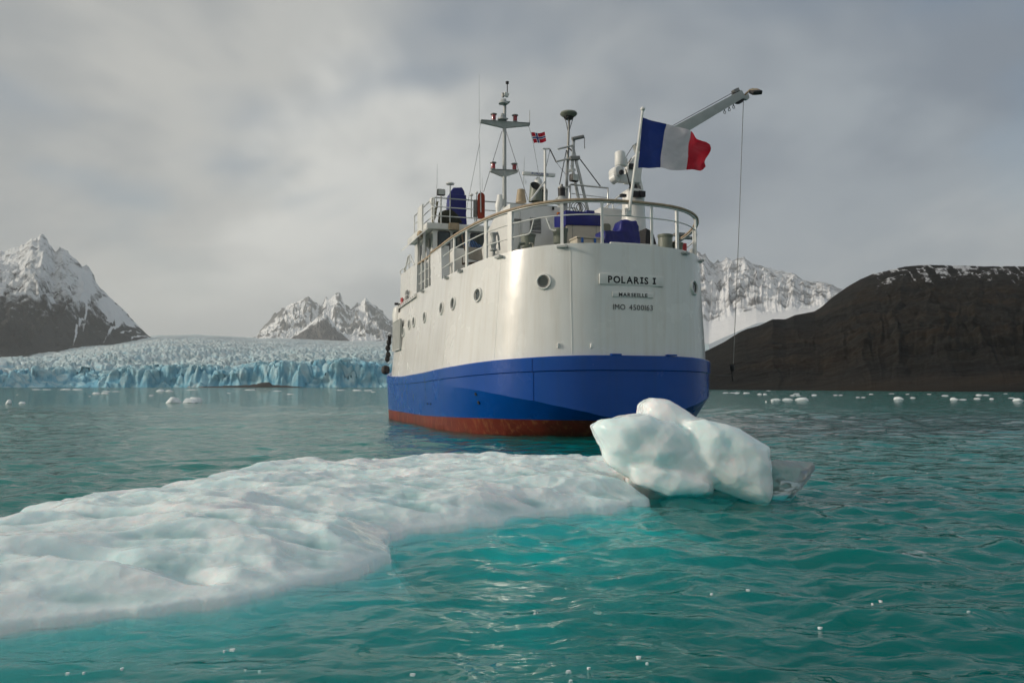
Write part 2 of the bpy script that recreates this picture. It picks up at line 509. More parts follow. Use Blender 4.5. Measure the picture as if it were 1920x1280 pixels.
# left mountain: snow-dusted peak with dark lower cliffs and white gullies
def snow_left(U, T, z, g, g2, py):
    alt = sstep(130, 640, z + 220 * (g2 - 0.5))
    s = 0.13 + 0.46 * alt + 0.10 * (g - 0.6)
    lane = ridged(U / 46.0 - T * 1.3 + 0.5 * fbm(U / 30, T * 4, 72, 3), T * 0.5, 71, 3)
    s = s + 0.85 * sstep(0.74, 0.83, lane) * sstep(0.02, 0.12, T) * (0.25 + 0.75 * sstep(0.3, 0.6, vnoise(U / 25, T * 5, 5)))
    return s
terrain('mountain', 420, 260,
        [(-260, 560), (-160, 500), (-80, 476), (0, 470), (30, 462), (52, 443), (66, 440), (80, 447), (97, 467), (104, 465), (111, 460), (124, 474), (160, 510), (200, 555), (225, 575), (240, 594), (262, 615), (278, 630), (300, 641), (330, 652)],
        [(-260, 4700), (330, 5200)], [(-260, 2500), (0, 3000), (150, 4000), (285, 4900), (330, 5000)], [(-260, 60), (0, 105), (150, 190), (285, 285), (330, 260)],
        rock_snow('snow_dusted_rock', (0.020, 0.021, 0.023), (0.058, 0.057, 0.057), (0.70, 0.72, 0.74), 0.016, 0.13, 12.0),
        lambda t: t ** 1.15, 3, 0.26, 0.15, 0.06, snow_left, 'steep pointed mountain dusted with snow at the left edge', gfreq=8)

# middle range: far, mostly white peaks behind the glacier
def snow_mid(U, T, z, g, g2, py):
    s = 0.66 - 0.42 * sstep(0.55, 0.80, g) + 0.5 * (g2 - 0.5)
    s = s + 0.25 * sstep(0.35, 0.0, T)
    return s
terrain('mountain', 420, 200,
        [(440, 641), (465, 636), (480, 629), (492, 615), (505, 602), (530, 577), (548, 565), (562, 562), (576, 558), (590, 566), (600, 571), (612, 560), (622, 556), (633, 553), (642, 566), (650, 579), (658, 580), (668, 571), (676, 566), (684, 559), (694, 568), (706, 574), (720, 588), (735, 603), (760, 622), (800, 640)],
        [(440, 12500), (800, 12500)], [(440, 9300), (800, 9300)], [(440, 520), (800, 520)],
        rock_snow('white_range_rock', (0.10, 0.10, 0.10), (0.17, 0.16, 0.155), (0.82, 0.83, 0.84), 0.0075, 0.12, 20.0),
        lambda t: t ** 1.25, 31, 0.36, 0.24, 0.10, snow_mid, 'jagged far range of snowy peaks behind the glacier', gfreq=22)
def snow_butt(U, T, z, g, g2, py):
    return 0.24 + 0.42 * sstep(0.5, 1.0, T) + 0.9 * (g - 0.72)
terrain('mountain', 160, 110,
        [(530, 640), (545, 632), (560, 622), (575, 611), (590, 598), (600, 590), (606, 588), (613, 593), (622, 604), (634, 617), (645, 628), (655, 638)],
        [(530, 9250), (655, 9250)], [(530, 8600), (655, 8600)], [(530, 470), (655, 470)],
        rock_snow('bare_brown_rock', (0.075, 0.07, 0.07), (0.14, 0.13, 0.125), (0.78, 0.79, 0.80), 0.010, 0.10, 16.0),
        lambda t: t ** 1.1, 44, 0.46, 0.26, 0.10, snow_butt, 'bare dark rock buttress in front of the far snowy range', gfreq=30)

# right snowy range beyond the dark hill
def snow_right(U, T, z, g, g2, py):
    face = sstep(0.17, 0.27, T + 0.16 * (fbm(U / 30, U * 0, 8, 3) - 0.5))
    return 0.98 - face * (0.46 + 0.30 * (g - 0.6) - 0.5 * (g2 - 0.5))
terrain('mountain', 420, 220,
        [(1180, 520), (1240, 500), (1290, 476), (1312, 468), (1324, 476), (1335, 490), (1345, 488), (1356, 486), (1368, 481), (1380, 486), (1400, 484), (1412, 491), (1425, 497), (1440, 499), (1458, 504), (1475, 509), (1488, 509), (1500, 519), (1520, 527), (1540, 529), (1552, 530), (1570, 536), (1590, 545), (1640, 560), (1700, 580)],
        [(1180, 9200), (1700, 9200)], [(1180, 4800), (1700, 4800)], [(1180, 270), (1330, 256), (1420, 380), (1700, 520)],
        rock_snow('snow_plastered_rock', (0.08, 0.08, 0.085), (0.16, 0.155, 0.15), (0.72, 0.73, 0.75), 0.010, 0.14, 16.0),
        lambda t: np.where(t < 0.42, 0.46 * t / 0.42 * (0.55 + 0.45 * t / 0.42), 0.46 + 0.54 * ((t - 0.42) / 0.58) ** 1.0), 58, 0.16, 0.10, 0.05, snow_right, 'craggy snow covered range rising beyond the dark hill', gfreq=26, t0=0.2)

# right dark hill and moraine
def snow_hill(U, T, z, g, g2, py):
    top = sstep(0.62, 0.99, T + 0.16 * (fbm(U / 50, T * 6, 4, 3) - 0.5)) * sstep(1600, 1670, U)
    s = top * (0.25 + 1.1 * (ridged(U / 15.0 + T * 8, T * 16.0, 15, 4) - 0.64) + 0.10 * sstep(0.95, 1.0, T))
    stones = 0.13 + 0.14 * sstep(0.22, 0.02, T)
    return s + stones
terrain('hill', 620, 300,
        [(1215, 700), (1290, 672), (1330, 655), (1360, 640), (1385, 624), (1400, 617), (1425, 610), (1450, 598), (1475, 598), (1490, 591), (1530, 583), (1545, 573), (1565, 556), (1580, 545), (1600, 532), (1620, 521), (1640, 513), (1665, 507), (1700, 499), (1720, 497), (1745, 495), (1770, 496), (1800, 497), (1860, 498), (1920, 498), (2050, 503), (2300, 530)],
        [(1215, 640), (1330, 640), (1450, 720), (1560, 900), (1640, 1000), (2300, 900)], [(1215, 430), (1325, 362), (1480, 300), (1700, 245), (1920, 209), (2300, 165)], [(1215, -0.6), (2300, -0.6)],
        rock_snow('dark_tundra_scree', (0.0025, 0.0025, 0.002), (0.017, 0.0155, 0.012), (0.46, 0.47, 0.49), 0.24, 0.06, 1.4, warm=(0.021, 0.0145, 0.0085), band=(0.6, 0.6, 3.0)),
        lambda t: 0.12 * np.clip(t / 0.25, 0, 1) ** 0.8 + 0.88 * np.clip((t - 0.05) / 0.95, 0, 1) ** 1.55, 77, 0.055, 0.06, 0.006, snow_hill, 'dark brown hill with snow patches along its top', gfreq=7, back=0.6, iso=0.4)

# glacier -----------------------------------------------------------
def glacier_material():
    m, nt, b = new_mat('glacier_ice')
    a = nn(nt, 'ShaderNodeAttribute', attribute_name='blue')
    t1 = tex_noise(nt, 0.09, 7, 0.65, stretch=(1, 0.6, 1.6))
    t2 = tex_noise(nt, 0.016, 4, 0.6)
    mm = nn(nt, 'ShaderNodeMath', operation='MULTIPLY_ADD'); nt.links.new(t1.outputs['Fac'], mm.inputs[0]); mm.inputs[1].default_value = 0.45; mm.inputs[2].default_value = -0.22
    s = nn(nt, 'ShaderNodeMath', operation='ADD'); nt.links.new(mm.outputs[0], s.inputs[0]); nt.links.new(a.outputs['Fac'], s.inputs[1])
    r = ramp(nt, s.outputs[0], [(0.02, (0.58, 0.645, 0.66)), (0.35, (0.49, 0.65, 0.70)), (0.65, (0.31, 0.58, 0.69)), (0.95, (0.14, 0.42, 0.58))])
    d = ramp(nt, t2.outputs['Fac'], [(0.35, (0.80, 0.80, 0.78)), (0.6, (1, 1, 1))])
    nt.links.new(mixrgb(nt, 1.0, r.outputs[0], d.outputs[0], 'MULTIPLY'), b.inputs['Base Color'])
    b.inputs['Roughness'].default_value = 0.6
    bump(nt, b, t1.outputs['Fac'], 0.6, 3.0)
    return m
def glacier():
    u = np.linspace(-330, 1330, 1150)
    t = np.r_[np.linspace(0, 0.009, 40), 0.009 + 0.991 * np.linspace(0, 1, 250)[1:] ** 1.9]
    T, U = np.meshgrid(t, u, indexing='ij')
    d0 = 1500 + 70 * (fbm(U / 130, U * 0, 2, 4) - 0.5) + interp([(-330, -150), (0, -40), (300, 20), (520, 0), (800, 40), (1330, 120)], U)
    D = d0 + T * 7700
    X = tan_az(U) * D
    up = interp([(-330, 676), (-40, 668), (60, 660), (130, 650), (200, 643), (290, 629), (370, 628), (480, 634), (560, 636), (640, 640), (760, 640), (1330, 640)], U)
    z_end = CAM_H + (HORY - up) / F * 9200
    z_front = 24 + 26 * fbm(X / 110, X * 0, 9, 4) + interp([(-330, -4), (100, -10), (240, 2), (520, 0), (760, 6), (1330, 4)], U)
    prof = T ** 0.92
    z = z_front + (z_end - z_front) * prof
    # seracs: upright blocks between crevasses, tallest near the front
    wx, wy = X + 26 * (fbm(X / 60, D / 60, 61, 3) - 0.5), D + 26 * (fbm(X / 60, D / 60, 62, 3) - 0.5)
    d1, d2, v = cells(wx / 24.0, wy / 13.0, 3)
    e1, e2, w = cells(wx / 10.0, wy / 6.5, 8)
    amp = np.interp(T, [0, 0.03, 0.15, 0.5, 1], [11, 9, 4.5, 2.6, 1.8])
    edge = sstep(0.0, 0.30, d2 - d1)
    z += amp * ((v - 0.5) * 1.0 * edge - 0.75 * (1 - edge) + 0.18 * (w - 0.5))
    z += 26 * (fbm(X / 190, D / 130, 23, 4) - 0.5) * np.clip(T * 28, 0, 1)
    # the calving face: climbs from the water in broken steps
    slope_ = 0.0035 + 0.006 * sstep(0.35, 0.7, fbm(X / 120, X * 0, 91, 3))
    face = sstep(0.0, 1.0, (T + 0.0026 * (fbm(X / 22, X * 0 + T * 90, 12, 4) - 0.5) + 0.0015 * (v - 0.5)) / slope_)
    z = -3 + (z + 3) * np.where(T < 0.0088, np.minimum(1, face * (0.86 + 0.28 * fbm(X / 14, T * 2100, 51, 4))), 1)
    Dn = D + np.where(T < 0.0088, 18 * (ridged(X / 46, z / 30, 33, 4) - 0.6) + 8 * (v - 0.5), 0)
    Xn = tan_az(U) * Dn
    blue = 0.05 + 0.62 * (1 - sstep(0.005, 0.015, T)) * (0.55 + 0.9 * (fbm(X / 55, z / 30, 14, 4) - 0.35)) + 0.42 * (1 - edge) * np.interp(T, [0, 0.1, 0.5], [1, 0.75, 0.35]) + 0.25 * (w - 0.5) * np.interp(T, [0, 0.3, 1], [1, .7, .3])
    blue += 0.16 * sstep(0.3, 0.01, T)
    o = grid_mesh('glacier', np.stack([Xn, Dn, z], -1)[:, ::-1], glacier_material(), attrs={'blue': blue[:, ::-1]}, smooth=True)
    tag(o, 'broad blue tidewater glacier with a crevassed face', kind='structure')
glacier()

# low rock islet in front of the ice face
def islet():
    u = np.linspace(365, 580, 130); v = np.linspace(0, 1, 26)
    V_, U = np.meshgrid(v, u, indexing='ij')
    D = 1395 + V_ * 60
    hgt = interp([(365, 0), (385, 2.0), (430, 3.6), (455, 4.2), (480, 5.8), (492, 8.5), (506, 8.5), (512, 5.0), (540, 3.6), (560, 2.0), (580, 0)], U)
    z = -0.6 + hgt * np.sin(V_ * np.pi) ** 0.6 * (0.75 + 0.5 * fbm(U / 9, V_ * 5, 3, 4))
    P = np.stack([tan_az(U) * D, D, z], -1)
    m = paint('wet_black_rock', (0.022, 0.020, 0.018), 0.7, vary=0.5, scale=0.2)
    tag(grid_mesh('rock_islet', P[:, ::-1], m), 'low black rock ledge at the foot of the glacier face', kind='structure')
islet()

# ------------------------------------------------------------------ ice
def ice_material(name, base=(0.87, 0.95, 0.945), rough=0.24, sss=1.0, radius=(0.55, 0.75, 0.80), scale=0.07, grain=14.0, trans=0.0, hollow=None):
    m, nt, b = new_mat(name)
    t = tex_noise(nt, grain, 4, 0.6)
    t2 = tex_noise(nt, 1.3, 4, 0.55, stretch=(1, 1, 1.8))
    lo = tuple(c * k for c, k in zip(base, (0.84, 0.95, 0.96)))
    r = ramp(nt, t2.outputs['Fac'], [(0.32, lo), (0.66, base)])
    col = r.outputs[0]
    if hollow:      # drained crests are white and bubbly, wet hollows clear and blue
        at_ = nn(nt, 'ShaderNodeAttribute', attribute_name='clear')
        col = mixrgb(nt, at_.outputs['Fac'], col, hollow)
    nt.links.new(col, b.inputs['Base Color'])
    b.inputs['Subsurface Weight'].default_value = sss
    b.inputs['Subsurface Radius'].default_value = radius
    b.inputs['Subsurface Scale'].default_value = scale
    b.inputs['IOR'].default_value = 1.31
    b.inputs['Transmission Weight'].default_value = trans
    rr = ramp(nt, t.outputs['Fac'], [(0.35, (rough * 0.45,) * 3), (0.65, (rough * 1.3,) * 3)])
    ro = rr.outputs[0]
    if hollow:
        tw = nn(nt, 'ShaderNodeMath', operation='MULTIPLY'); nt.links.new(at_.outputs['Fac'], tw.inputs[0]); tw.inputs[1].default_value = 0.4; nt.links.new(tw.outputs[0], b.inputs['Transmission Weight'])
        ro = mixrgb(nt, at_.outputs['Fac'], ro, (0.10, 0.10, 0.10))
    nt.links.new(ro, b.inputs['Roughness'])
    vo = nn(nt, 'ShaderNodeTexVoronoi'); vo.feature = 'F1'; vo.inputs['Scale'].default_value = grain * 0.8
    tc_ = nn(nt, 'ShaderNodeTexCoord'); nt.links.new(tc_.outputs['Object'], vo.inputs['Vector'])
    ad_ = nn(nt, 'ShaderNodeMath', operation='MULTIPLY_ADD'); nt.links.new(vo.outputs['Distance'], ad_.inputs[0]); ad_.inputs[1].default_value = 0.8; nt.links.new(t.outputs['Fac'], ad_.inputs[2])
    bump(nt, b, ad_.outputs[0], 0.5, 0.012)
    return m
ICE = ice_material('weathered_glacier_ice', hollow=(0.50, 0.81, 0.83))
for m_ in (ICE,):
    m_.node_tree.nodes['Principled BSDF'].inputs['Coat Weight'].default_value = 0.5       # a film of melt water
    m_.node_tree.nodes['Principled BSDF'].inputs['Coat Roughness'].default_value = 0.10
ICE_BRIGHT = ice_material('bright_block_ice', (0.92, 0.98, 0.975), 0.24, 1.0, scale=0.22)
ICE_CLEAR = ice_material('clear_wet_ice', (0.93, 0.98, 0.98), 0.10, 0.3, trans=0.7, scale=0.06)

NEAR = [(-6.6, 3.1), (-4.6, 3.75), (-3.410, 4.510), (-3.010, 4.810), (-2.740, 4.940), (-2.440, 5.100), (-2.160, 5.250), (-1.850, 5.440), (-1.630, 5.670), (-1.410, 6.000), (-1.220, 6.330), (-1.080, 6.650), (-0.940, 6.790), (-0.990, 6.910), (-1.180, 7.390), (-1.140, 7.720), (-0.840, 8.000), (-0.430, 8.230), (-0.060, 8.510), (0.140, 8.780), (0.360, 9.020), (0.790, 9.250), (1.180, 9.480), (1.600, 9.940), (1.730, 10.140), (1.620, 10.700), (1.730, 10.740), (2.150, 10.910), (2.540, 11.030), (2.760, 11.280)]
FAR = [(2.660, 11.360), (2.130, 11.520), (1.500, 12.620), (1.050, 13.320), (0.440, 13.450), (0.040, 13.530), (-0.360, 13.790), (-0.660, 13.290), (-1.110, 12.940), (-1.680, 12.760), (-2.230, 12.540), (-2.650, 11.820), (-3.060, 11.320), (-3.400, 10.760), (-3.650, 10.270), (-3.850, 9.590), (-4.110, 9.190), (-4.370, 8.730), (-4.590, 8.410), (-4.600, 7.950), (-4.590, 7.280), (-5.040, 6.730), (-6.4, 5.6)]
def poly_dist(x, y, pts, closed=False):
    d = np.full(x.shape, 1e9)
    n = len(pts)
    for i in range(n if closed else n - 1):
        ax, ay = pts[i]; bx, by = pts[(i + 1) % n]
        ex, ey = bx - ax, by - ay
        t = np.clip(((x - ax) * ex + (y - ay) * ey) / (ex * ex + ey * ey + 1e-12), 0, 1)
        d = np.minimum(d, np.hypot(x - ax - t * ex, y - ay - t * ey))
    return d
def inside(x, y, pts):
    c = np.zeros(x.shape, bool)
    n = len(pts)
    for i in range(n):
        ax, ay = pts[i]; bx, by = pts[i - 1]
        hit = ((ay > y) != (by > y)) & (x < (bx - ax) * (y - ay) / (by - ay + 1e-12) + ax)
        c ^= hit
    return c
def floe():
    poly = NEAR + FAR
    xs = np.arange(-6.3, 3.6, 0.026); ys = np.arange(3.0, 15.6, 0.026)
    Y, X = np.meshgrid(ys, xs, indexing='ij')
    jx = X + 0.14 * (fbm(X * 2.2, Y * 2.2, 90, 2) - 0.5); jy = Y + 0.14 * (fbm(X * 2.2, Y * 2.2, 95, 2) - 0.5)
    ins = inside(jx, jy, poly); ins0 = inside(X, Y, poly)
    dn = poly_dist(jx, jy, NEAR); df = poly_dist(jx, jy, FAR)
    sd = np.where(ins, 1, -1) * np.minimum(dn, df)
    # broad shape: a gentle ramp from the near edge, a short drop at the far edge
    left = sstep(1.0, -2.5, X)
    ramp_w = 0.75 + 0.65 * left
    z = 0.05 + (0.29 + 0.06 * fbm(X * 0.8, Y * 0.8, 4, 3)) * np.clip(dn / ramp_w, 0, 1) ** 0.72 * sstep(0.0, 0.20, df)
    # melt scallops: cusped hollows in rows, longest across the view
    wx_, wy_ = fbm(X * 0.9, Y * 0.9, 7, 3) - 0.5, fbm(X * 1.1, Y * 1.1, 8, 3) - 0.5
    d1, d2, v = cells(X * 0.95 + 0.9 * wx_ + 0.2 * Y, Y * 2.5 + 1.2 * wy_ - 0.5 * X, 21)
    e1, e2, w = cells(X * 2.3 + 0.8 * wy_, Y * 5.8 + 0.8 * wx_ - 1.0 * X, 25)
    c1, c2, cv = cells(X * 8.0 + wx_, Y * 11.0 + wy_, 29)
    env = sstep(0.0, 0.40, sd)
    det = 0.135 * (np.clip(d1, 0, 0.95) ** 1.25 - 0.27) + 0.055 * (np.clip(e1, 0, 0.9) ** 1.2 - 0.28)
    clear = np.clip(sstep(0.02, -0.05, det + 0.05 * (fbm(X * 2.0, Y * 3.0, 41, 3) - 0.5)) * 0.85, 0, 1) * sstep(0.0, 0.18, sd)
    z += env * (0.135 * (np.clip(d1, 0, 0.95) ** 1.25 - 0.27) + 0.07 * (v - 0.5) * sstep(0.0, 0.25, d2 - d1) + 0.050 * (np.clip(e1, 0, 0.9) ** 1.2 - 0.28) + 0.014 * (np.clip(c1, 0, 0.8) - 0.33))
    z += env * 0.10 * (ridged(X * 0.55 + 3, Y * 0.75, 33, 3) - 0.66) + env * 0.012 * (fbm(X * 9, Y * 9, 50, 3) - 0.5)
    # far rim bumps that make the skyline of the floe
    z += 0.14 * np.exp(-((df - 0.22) / 0.22) ** 2) * (fbm(X * 1.3, Y * 0.4, 66, 3) - 0.45) * ins
    # two melt pools that reach down to the water at the left
    for (cx, cy, rx, ry, dp) in ((-3.05, 5.75, 0.26, 0.12, 0.24), (-2.25, 5.65, 0.20, 0.11, 0.2)):
        z -= dp * np.exp(-(((X - cx) / rx) ** 2 + ((Y - cy) / ry) ** 2)) * ins
    z = np.where(ins, np.maximum(z, 0.03 + 0.03 * sstep(0, 0.1, sd)), z)
    # foot of the floe under water: wide on the right front, steep elsewhere
    wide = sstep(-2.4, 0.3, X) * sstep(13.0, 9.5, Y) * (dn < df)
    out = np.clip(-sd, 0, None)
    zu_w = -0.06 - 0.13 * out - 0.13 * out ** 2 - 0.16 * fbm(X * 1.6, Y * 1.6, 13, 3) * sstep(0, 0.3, out)
    zu_s = -0.05 - 2.2 * out - 0.35 * fbm(X * 2.0, Y * 2.0, 14, 3) * sstep(0, 0.3, out)
    z = np.where(ins, z, zu_s * (1 - wide) + zu_w * wide)
    z = np.maximum(z, -3.4)
    reach = 1.1 + 1.2 * wide
    keep = sd > -reach
    bot = np.minimum(-1.6 - 0.7 * np.clip(sd, 0, 1.0), z - 0.05)
    bot = np.where(sd > -reach + 0.08, bot, z - 0.01)
    TX, TY, BX, BY = X, Y, X, Y
    h, wd = X.shape
    ids = np.full((h, wd), -1); ids[keep] = np.arange(keep.sum())
    top = np.stack([TX, TY, z], -1)[keep]; btm = np.stack([BX, BY, bot], -1)[keep]
    a, b_, c, d = ids[:-1, :-1], ids[:-1, 1:], ids[1:, 1:], ids[1:, :-1]
    ok = (a >= 0) & (b_ >= 0) & (c >= 0) & (d >= 0)
    q = np.stack([a[ok], b_[ok], c[ok], d[ok]], -1)
    n = len(top)
    qb = q[:, ::-1] + n
    edges = {}
    e = np.concatenate([q[:, [0, 1]], q[:, [1, 2]], q[:, [2, 3]], q[:, [3, 0]]])
    key = np.sort(e, 1); ky = key[:, 0].astype(np.int64) * (n + 1) + key[:, 1]
    uq, first, cnt = np.unique(ky, return_index=True, return_counts=True)
    be = e[first[cnt == 1]]
    side = np.stack([be[:, 1], be[:, 0], be[:, 0] + n, be[:, 1] + n], -1)
    Q = np.concatenate([q, qb, side])
    V_ = np.concatenate([top, btm])
    me = bpy.data.meshes.new('ice_floe')
    me.vertices.add(len(V_)); me.vertices.foreach_set('co', V_.reshape(-1).astype(np.float32))
    me.loops.add(Q.size); me.loops.foreach_set('vertex_index', Q.reshape(-1).astype(np.int32))
    me.polygons.add(len(Q)); me.polygons.foreach_set('loop_start', np.arange(0, Q.size, 4, dtype=np.int32))
    me.polygons.foreach_set('use_smooth', np.full(len(Q), True))
    ca = me.attributes.new('clear', 'FLOAT', 'POINT'); ca.data.foreach_set('value', np.r_[clear[keep], clear[keep]].astype(np.float32))
    me.materials.append(ICE); me.update(calc_edges=True)
    o = bpy.data.objects.new('ice_floe', me); C.objects.link(o)
    tag(o, 'long low scalloped ice floe stretching across the foreground water', 'ice floe', 'floating glacier ice')
floe()

def ice_lump(name, hulls, mat, label, voxel=0.05, smooth=6, noise=(0.05, 1.4), fine=(0.012, 7.0), seed=0, parent_loc=None, cat='ice', group='floating glacier ice'):
    """several faceted blocks fused into one worn lump"""
    mb = MB()
    for h in hulls: mb.hull(h)
    me = bpy.data.meshes.new(name); me.from_pydata(mb.v, [], mb.f)
    o = bpy.data.objects.new(name, me); C.objects.link(o)
    r = o.modifiers.new('fuse', 'REMESH'); r.mode = 'VOXEL'; r.voxel_size = voxel
    s = o.modifiers.new('wear', 'SMOOTH'); s.factor = 0.5; s.iterations = smooth
    dg = bpy.context.evaluated_depsgraph_get()
    me2 = bpy.data.meshes.new_from_object(o.evaluated_get(dg))
    bpy.data.objects.remove(o)
    n = len(me2.vertices)
    co = np.empty(n * 3, np.float32); me2.vertices.foreach_get('co', co); co = co.reshape(-1, 3).astype(float)
    no = np.empty(n * 3, np.float32); me2.vertices.foreach_get('normal', no); no = no.reshape(-1, 3)
    x, y, z = co.T
    k = noise[1]
    d = noise[0] * 2 * (ridged(x * k + z * 0.7 * k, y * k - z * 0.8 * k, seed, 3) - 0.62)
    c1, c2, v = cells((x + 0.5 * y) * k * 2.2, (z * 1.2 + 0.4 * y) * k * 2.2, seed + 4)
    d += noise[0] * 0.9 * (np.clip(c1, 0, .8) - 0.35)
    kf = fine[1]
    d += fine[0] * 2 * (fbm(x * kf + y * kf * 0.6, z * kf + y * kf * 0.5, seed + 8, 3) - 0.5)
    co += no * d[:, None]
    me2.vertices.foreach_set('co', co.reshape(-1).astype(np.float32))
    me2.polygons.foreach_set('use_smooth', np.full(len(me2.polygons), True))
    me2.materials.clear(); me2.materials.append(mat); me2.update(); me2.name = name
    o = bpy.data.objects.new(name, me2); C.objects.link(o)
    tag(o, label, cat, group)
    return o

def slab(ring, d0, d1, shrink=0.86, shift=(0, 0)):
    """ring of (x, z) outline points at distance d0, closed at distance d1 by a smaller ring"""
    cx = sum(p[0] for p in ring) / len(ring); cz = sum(p[1] for p in ring) / len(ring)
    a = [(x, d0 + 0.0, z) for x, z in ring]
    mid = [(cx + (x - cx) * 1.0, (d0 + d1) / 2, cz + (z - cz) * 1.0) for x, z in ring]
    f_ = [(cx + (x - cx) * k + shift[0], d0 - o_, cz + (z - cz) * k + shift[1]) for k, o_ in ((0.95, 0.09), (shrink * 0.95, 0.17), (0.55, 0.23)) for x, z in ring]
    b = [(cx + (x - cx) * shrink, d1, cz + (z - cz) * shrink) for x, z in ring]
    return a + mid + b + f_
def xz(pts, d):
    return [((px - 960) / F * d, CAM_H + (HORY - py) / F * d) for px, py in pts]
DC = 10.35
left_wedge = slab(xz([(1113, 800), (1127, 788), (1165, 783), (1215, 776), (1262, 790), (1290, 815), (1292, 850), (1270, 882), (1225, 884), (1180, 868), (1140, 848), (1122, 818)], DC), DC, DC + 0.75, 0.80, (0.02, 0.02))
wedge_foot = slab(xz([(1134, 840), (1180, 850), (1240, 880), (1250, 905), (1190, 900), (1136, 868)], DC), DC + 0.15, DC + 0.7, 0.9)
fin = slab(xz([(1215, 760), (1232, 747), (1262, 753), (1296, 770), (1318, 790), (1322, 840), (1290, 860), (1230, 850), (1214, 800)], DC), DC + 0.35, DC + 1.0, 0.88)
block = slab(xz([(1285, 790), (1318, 786), (1362, 801), (1400, 816), (1428, 834), (1441, 842), (1443, 868), (1441, 925), (1437, 948), (1400, 936), (1340, 905), (1290, 890), (1275, 850)], DC), DC + 0.05, DC + 1.0, 0.84, (0.02, 0.03))
bridge = slab(xz([(1215, 850), (1290, 830), (1345, 870), (1360, 905), (1320, 912), (1262, 905), (1200, 890)], DC), DC + 0.1, DC + 0.8, 0.9)
neck = slab(xz([(1172, 868), (1220, 868), (1270, 880), (1335, 903), (1330, 920), (1250, 928), (1185, 902)], DC), DC + 0.0, DC + 0.7, 0.9)
keel = [(x, y, z) for x, z in xz([(1180, 900), (1400, 930), (1300, 1040), (1200, 1010)], DC) for y in (DC + 0.35, DC + 1.1)]
ice_lump('ice_block', [left_wedge, wedge_foot, fin, block, bridge, neck, keel], ICE_BRIGHT, 'tall rounded white ice block rising at the right end of the floe', 0.024, 2, (0.040, 1.5), (0.008, 6.0), 5, cat='ice block')

# clear shard lying right of the block
shard_ring = xz([(1447, 876), (1470, 866), (1531, 868), (1534, 882), (1520, 905), (1503, 914), (1470, 896), (1448, 898)], DC)
sh = slab(shard_ring, DC + 0.25, DC + 0.55, 0.8)
sh += [(x, y, z) for x, z in xz([(1452, 940), (1490, 945)], DC) for y in (DC + 0.3, DC + 0.6)]
ice_lump('ice_shard', [sh], ICE_CLEAR, 'small clear glassy ice shard right of the tall ice block', 0.02, 3, (0.022, 3.0), (0.008, 14.0), 9, cat='ice shard')

# drifting pieces further out: (bearing, waterline row, width, height in the picture's own pixels) -> metres
random.seed(4)
def brash(px, py, w, hgt, label, group, seed, lumps=1):
    d = CAM_H * F / (py - HORY)
    x0 = (px - 960) / F * d
    s = d / F
    hulls = []
    rnd = random.Random(seed)
    for k in range(lumps):
        cx = x0 + (0 if lumps == 1 else (k / (lumps - 1) - 0.5) * w * s * 0.62)
        ww = w * s / lumps * (1.25 if lumps > 1 else 1.0); hh = hgt * s * (1 if k == 0 else rnd.uniform(0.5, 0.95))
        pts = []
        for q in range(16):
            t = 2 * math.pi * q / 16
            rr = 0.5 * ww * rnd.uniform(0.78, 1.0)
            pts.append((cx + rr * math.cos(t), d + rr * 0.8 * math.sin(t), rnd.uniform(-0.05, 0.12) * hh))
        for q in range(7):
            t = 2 * math.pi * q / 7 + rnd.random()
            rr = 0.36 * ww * rnd.uniform(0.35, 1.0)
            pts.append((cx + rr * math.cos(t), d + rr * 0.8 * math.sin(t), hh * rnd.uniform(0.55, 1.0)))
        pts.append((cx, d, -0.6 * hh))
        hulls.append(pts)
    mb = MB()
    for h in hulls: mb.hull(h)
    o = mb.build('drift_ice', ICE_FAR, smooth=50)
    tag(o, label, 'drift ice', group)
ICE_FAR = paint('white_drift_ice', (0.80, 0.86, 0.87), 0.5, vary=0.10, scale=2.0)
brash(343, 755, 50, 11, 'left one of two rounded white floes close together left of the ship', 'floes left of the ship', 1, 2)
brash(366, 754, 32, 10, 'right one of two rounded white floes close together left of the ship', 'floes left of the ship', 2, 1)
brash(19, 757, 13, 9, 'pointed little white ice piece nearest the left edge of the picture', 'floes left of the ship', 3)
brash(44, 756, 14, 4, 'flat little ice piece just right of the pointed one at the left edge', 'floes left of the ship', 4)
ORD = ['first', 'second', 'third', 'fourth', 'fifth', 'sixth', 'seventh', 'eighth', 'ninth', 'tenth', 'eleventh', 'twelfth', 'thirteenth', 'fourteenth', 'fifteenth', 'sixteenth', 'seventeenth', 'eighteenth', 'nineteenth', 'twentieth']
ORD += ['twenty-' + q for q in ORD[:9]] + ['thirtieth'] + ['thirty-' + q for q in ORD[:9]]
for k, (px, py, w, hg) in enumerate(sorted([(80, 730.3, 30, 1.5), (135, 730.6, 36, 3), (190, 738, 26, 4), (210, 734, 30, 2), (310, 733.5, 28, 5), (360, 731, 24, 2), (285, 741.5, 10, 2), (470, 731, 22, 2), (545, 739, 14, 2.2), (640, 731.5, 18, 1.5), (680, 732, 34, 2.5), (34, 740, 6, 1.5), (520, 733, 16, 1.5), (700, 735, 10, 1.2), (170, 743, 6, 1), (430, 737, 9, 1.2)])):
    brash(px, py, w, hg * 0.75, ORD[k] + ' small ice piece, counted from the left, drifting below the glacier face', 'brash ice below the glacier', 20 + k, 1 + (w > 24))
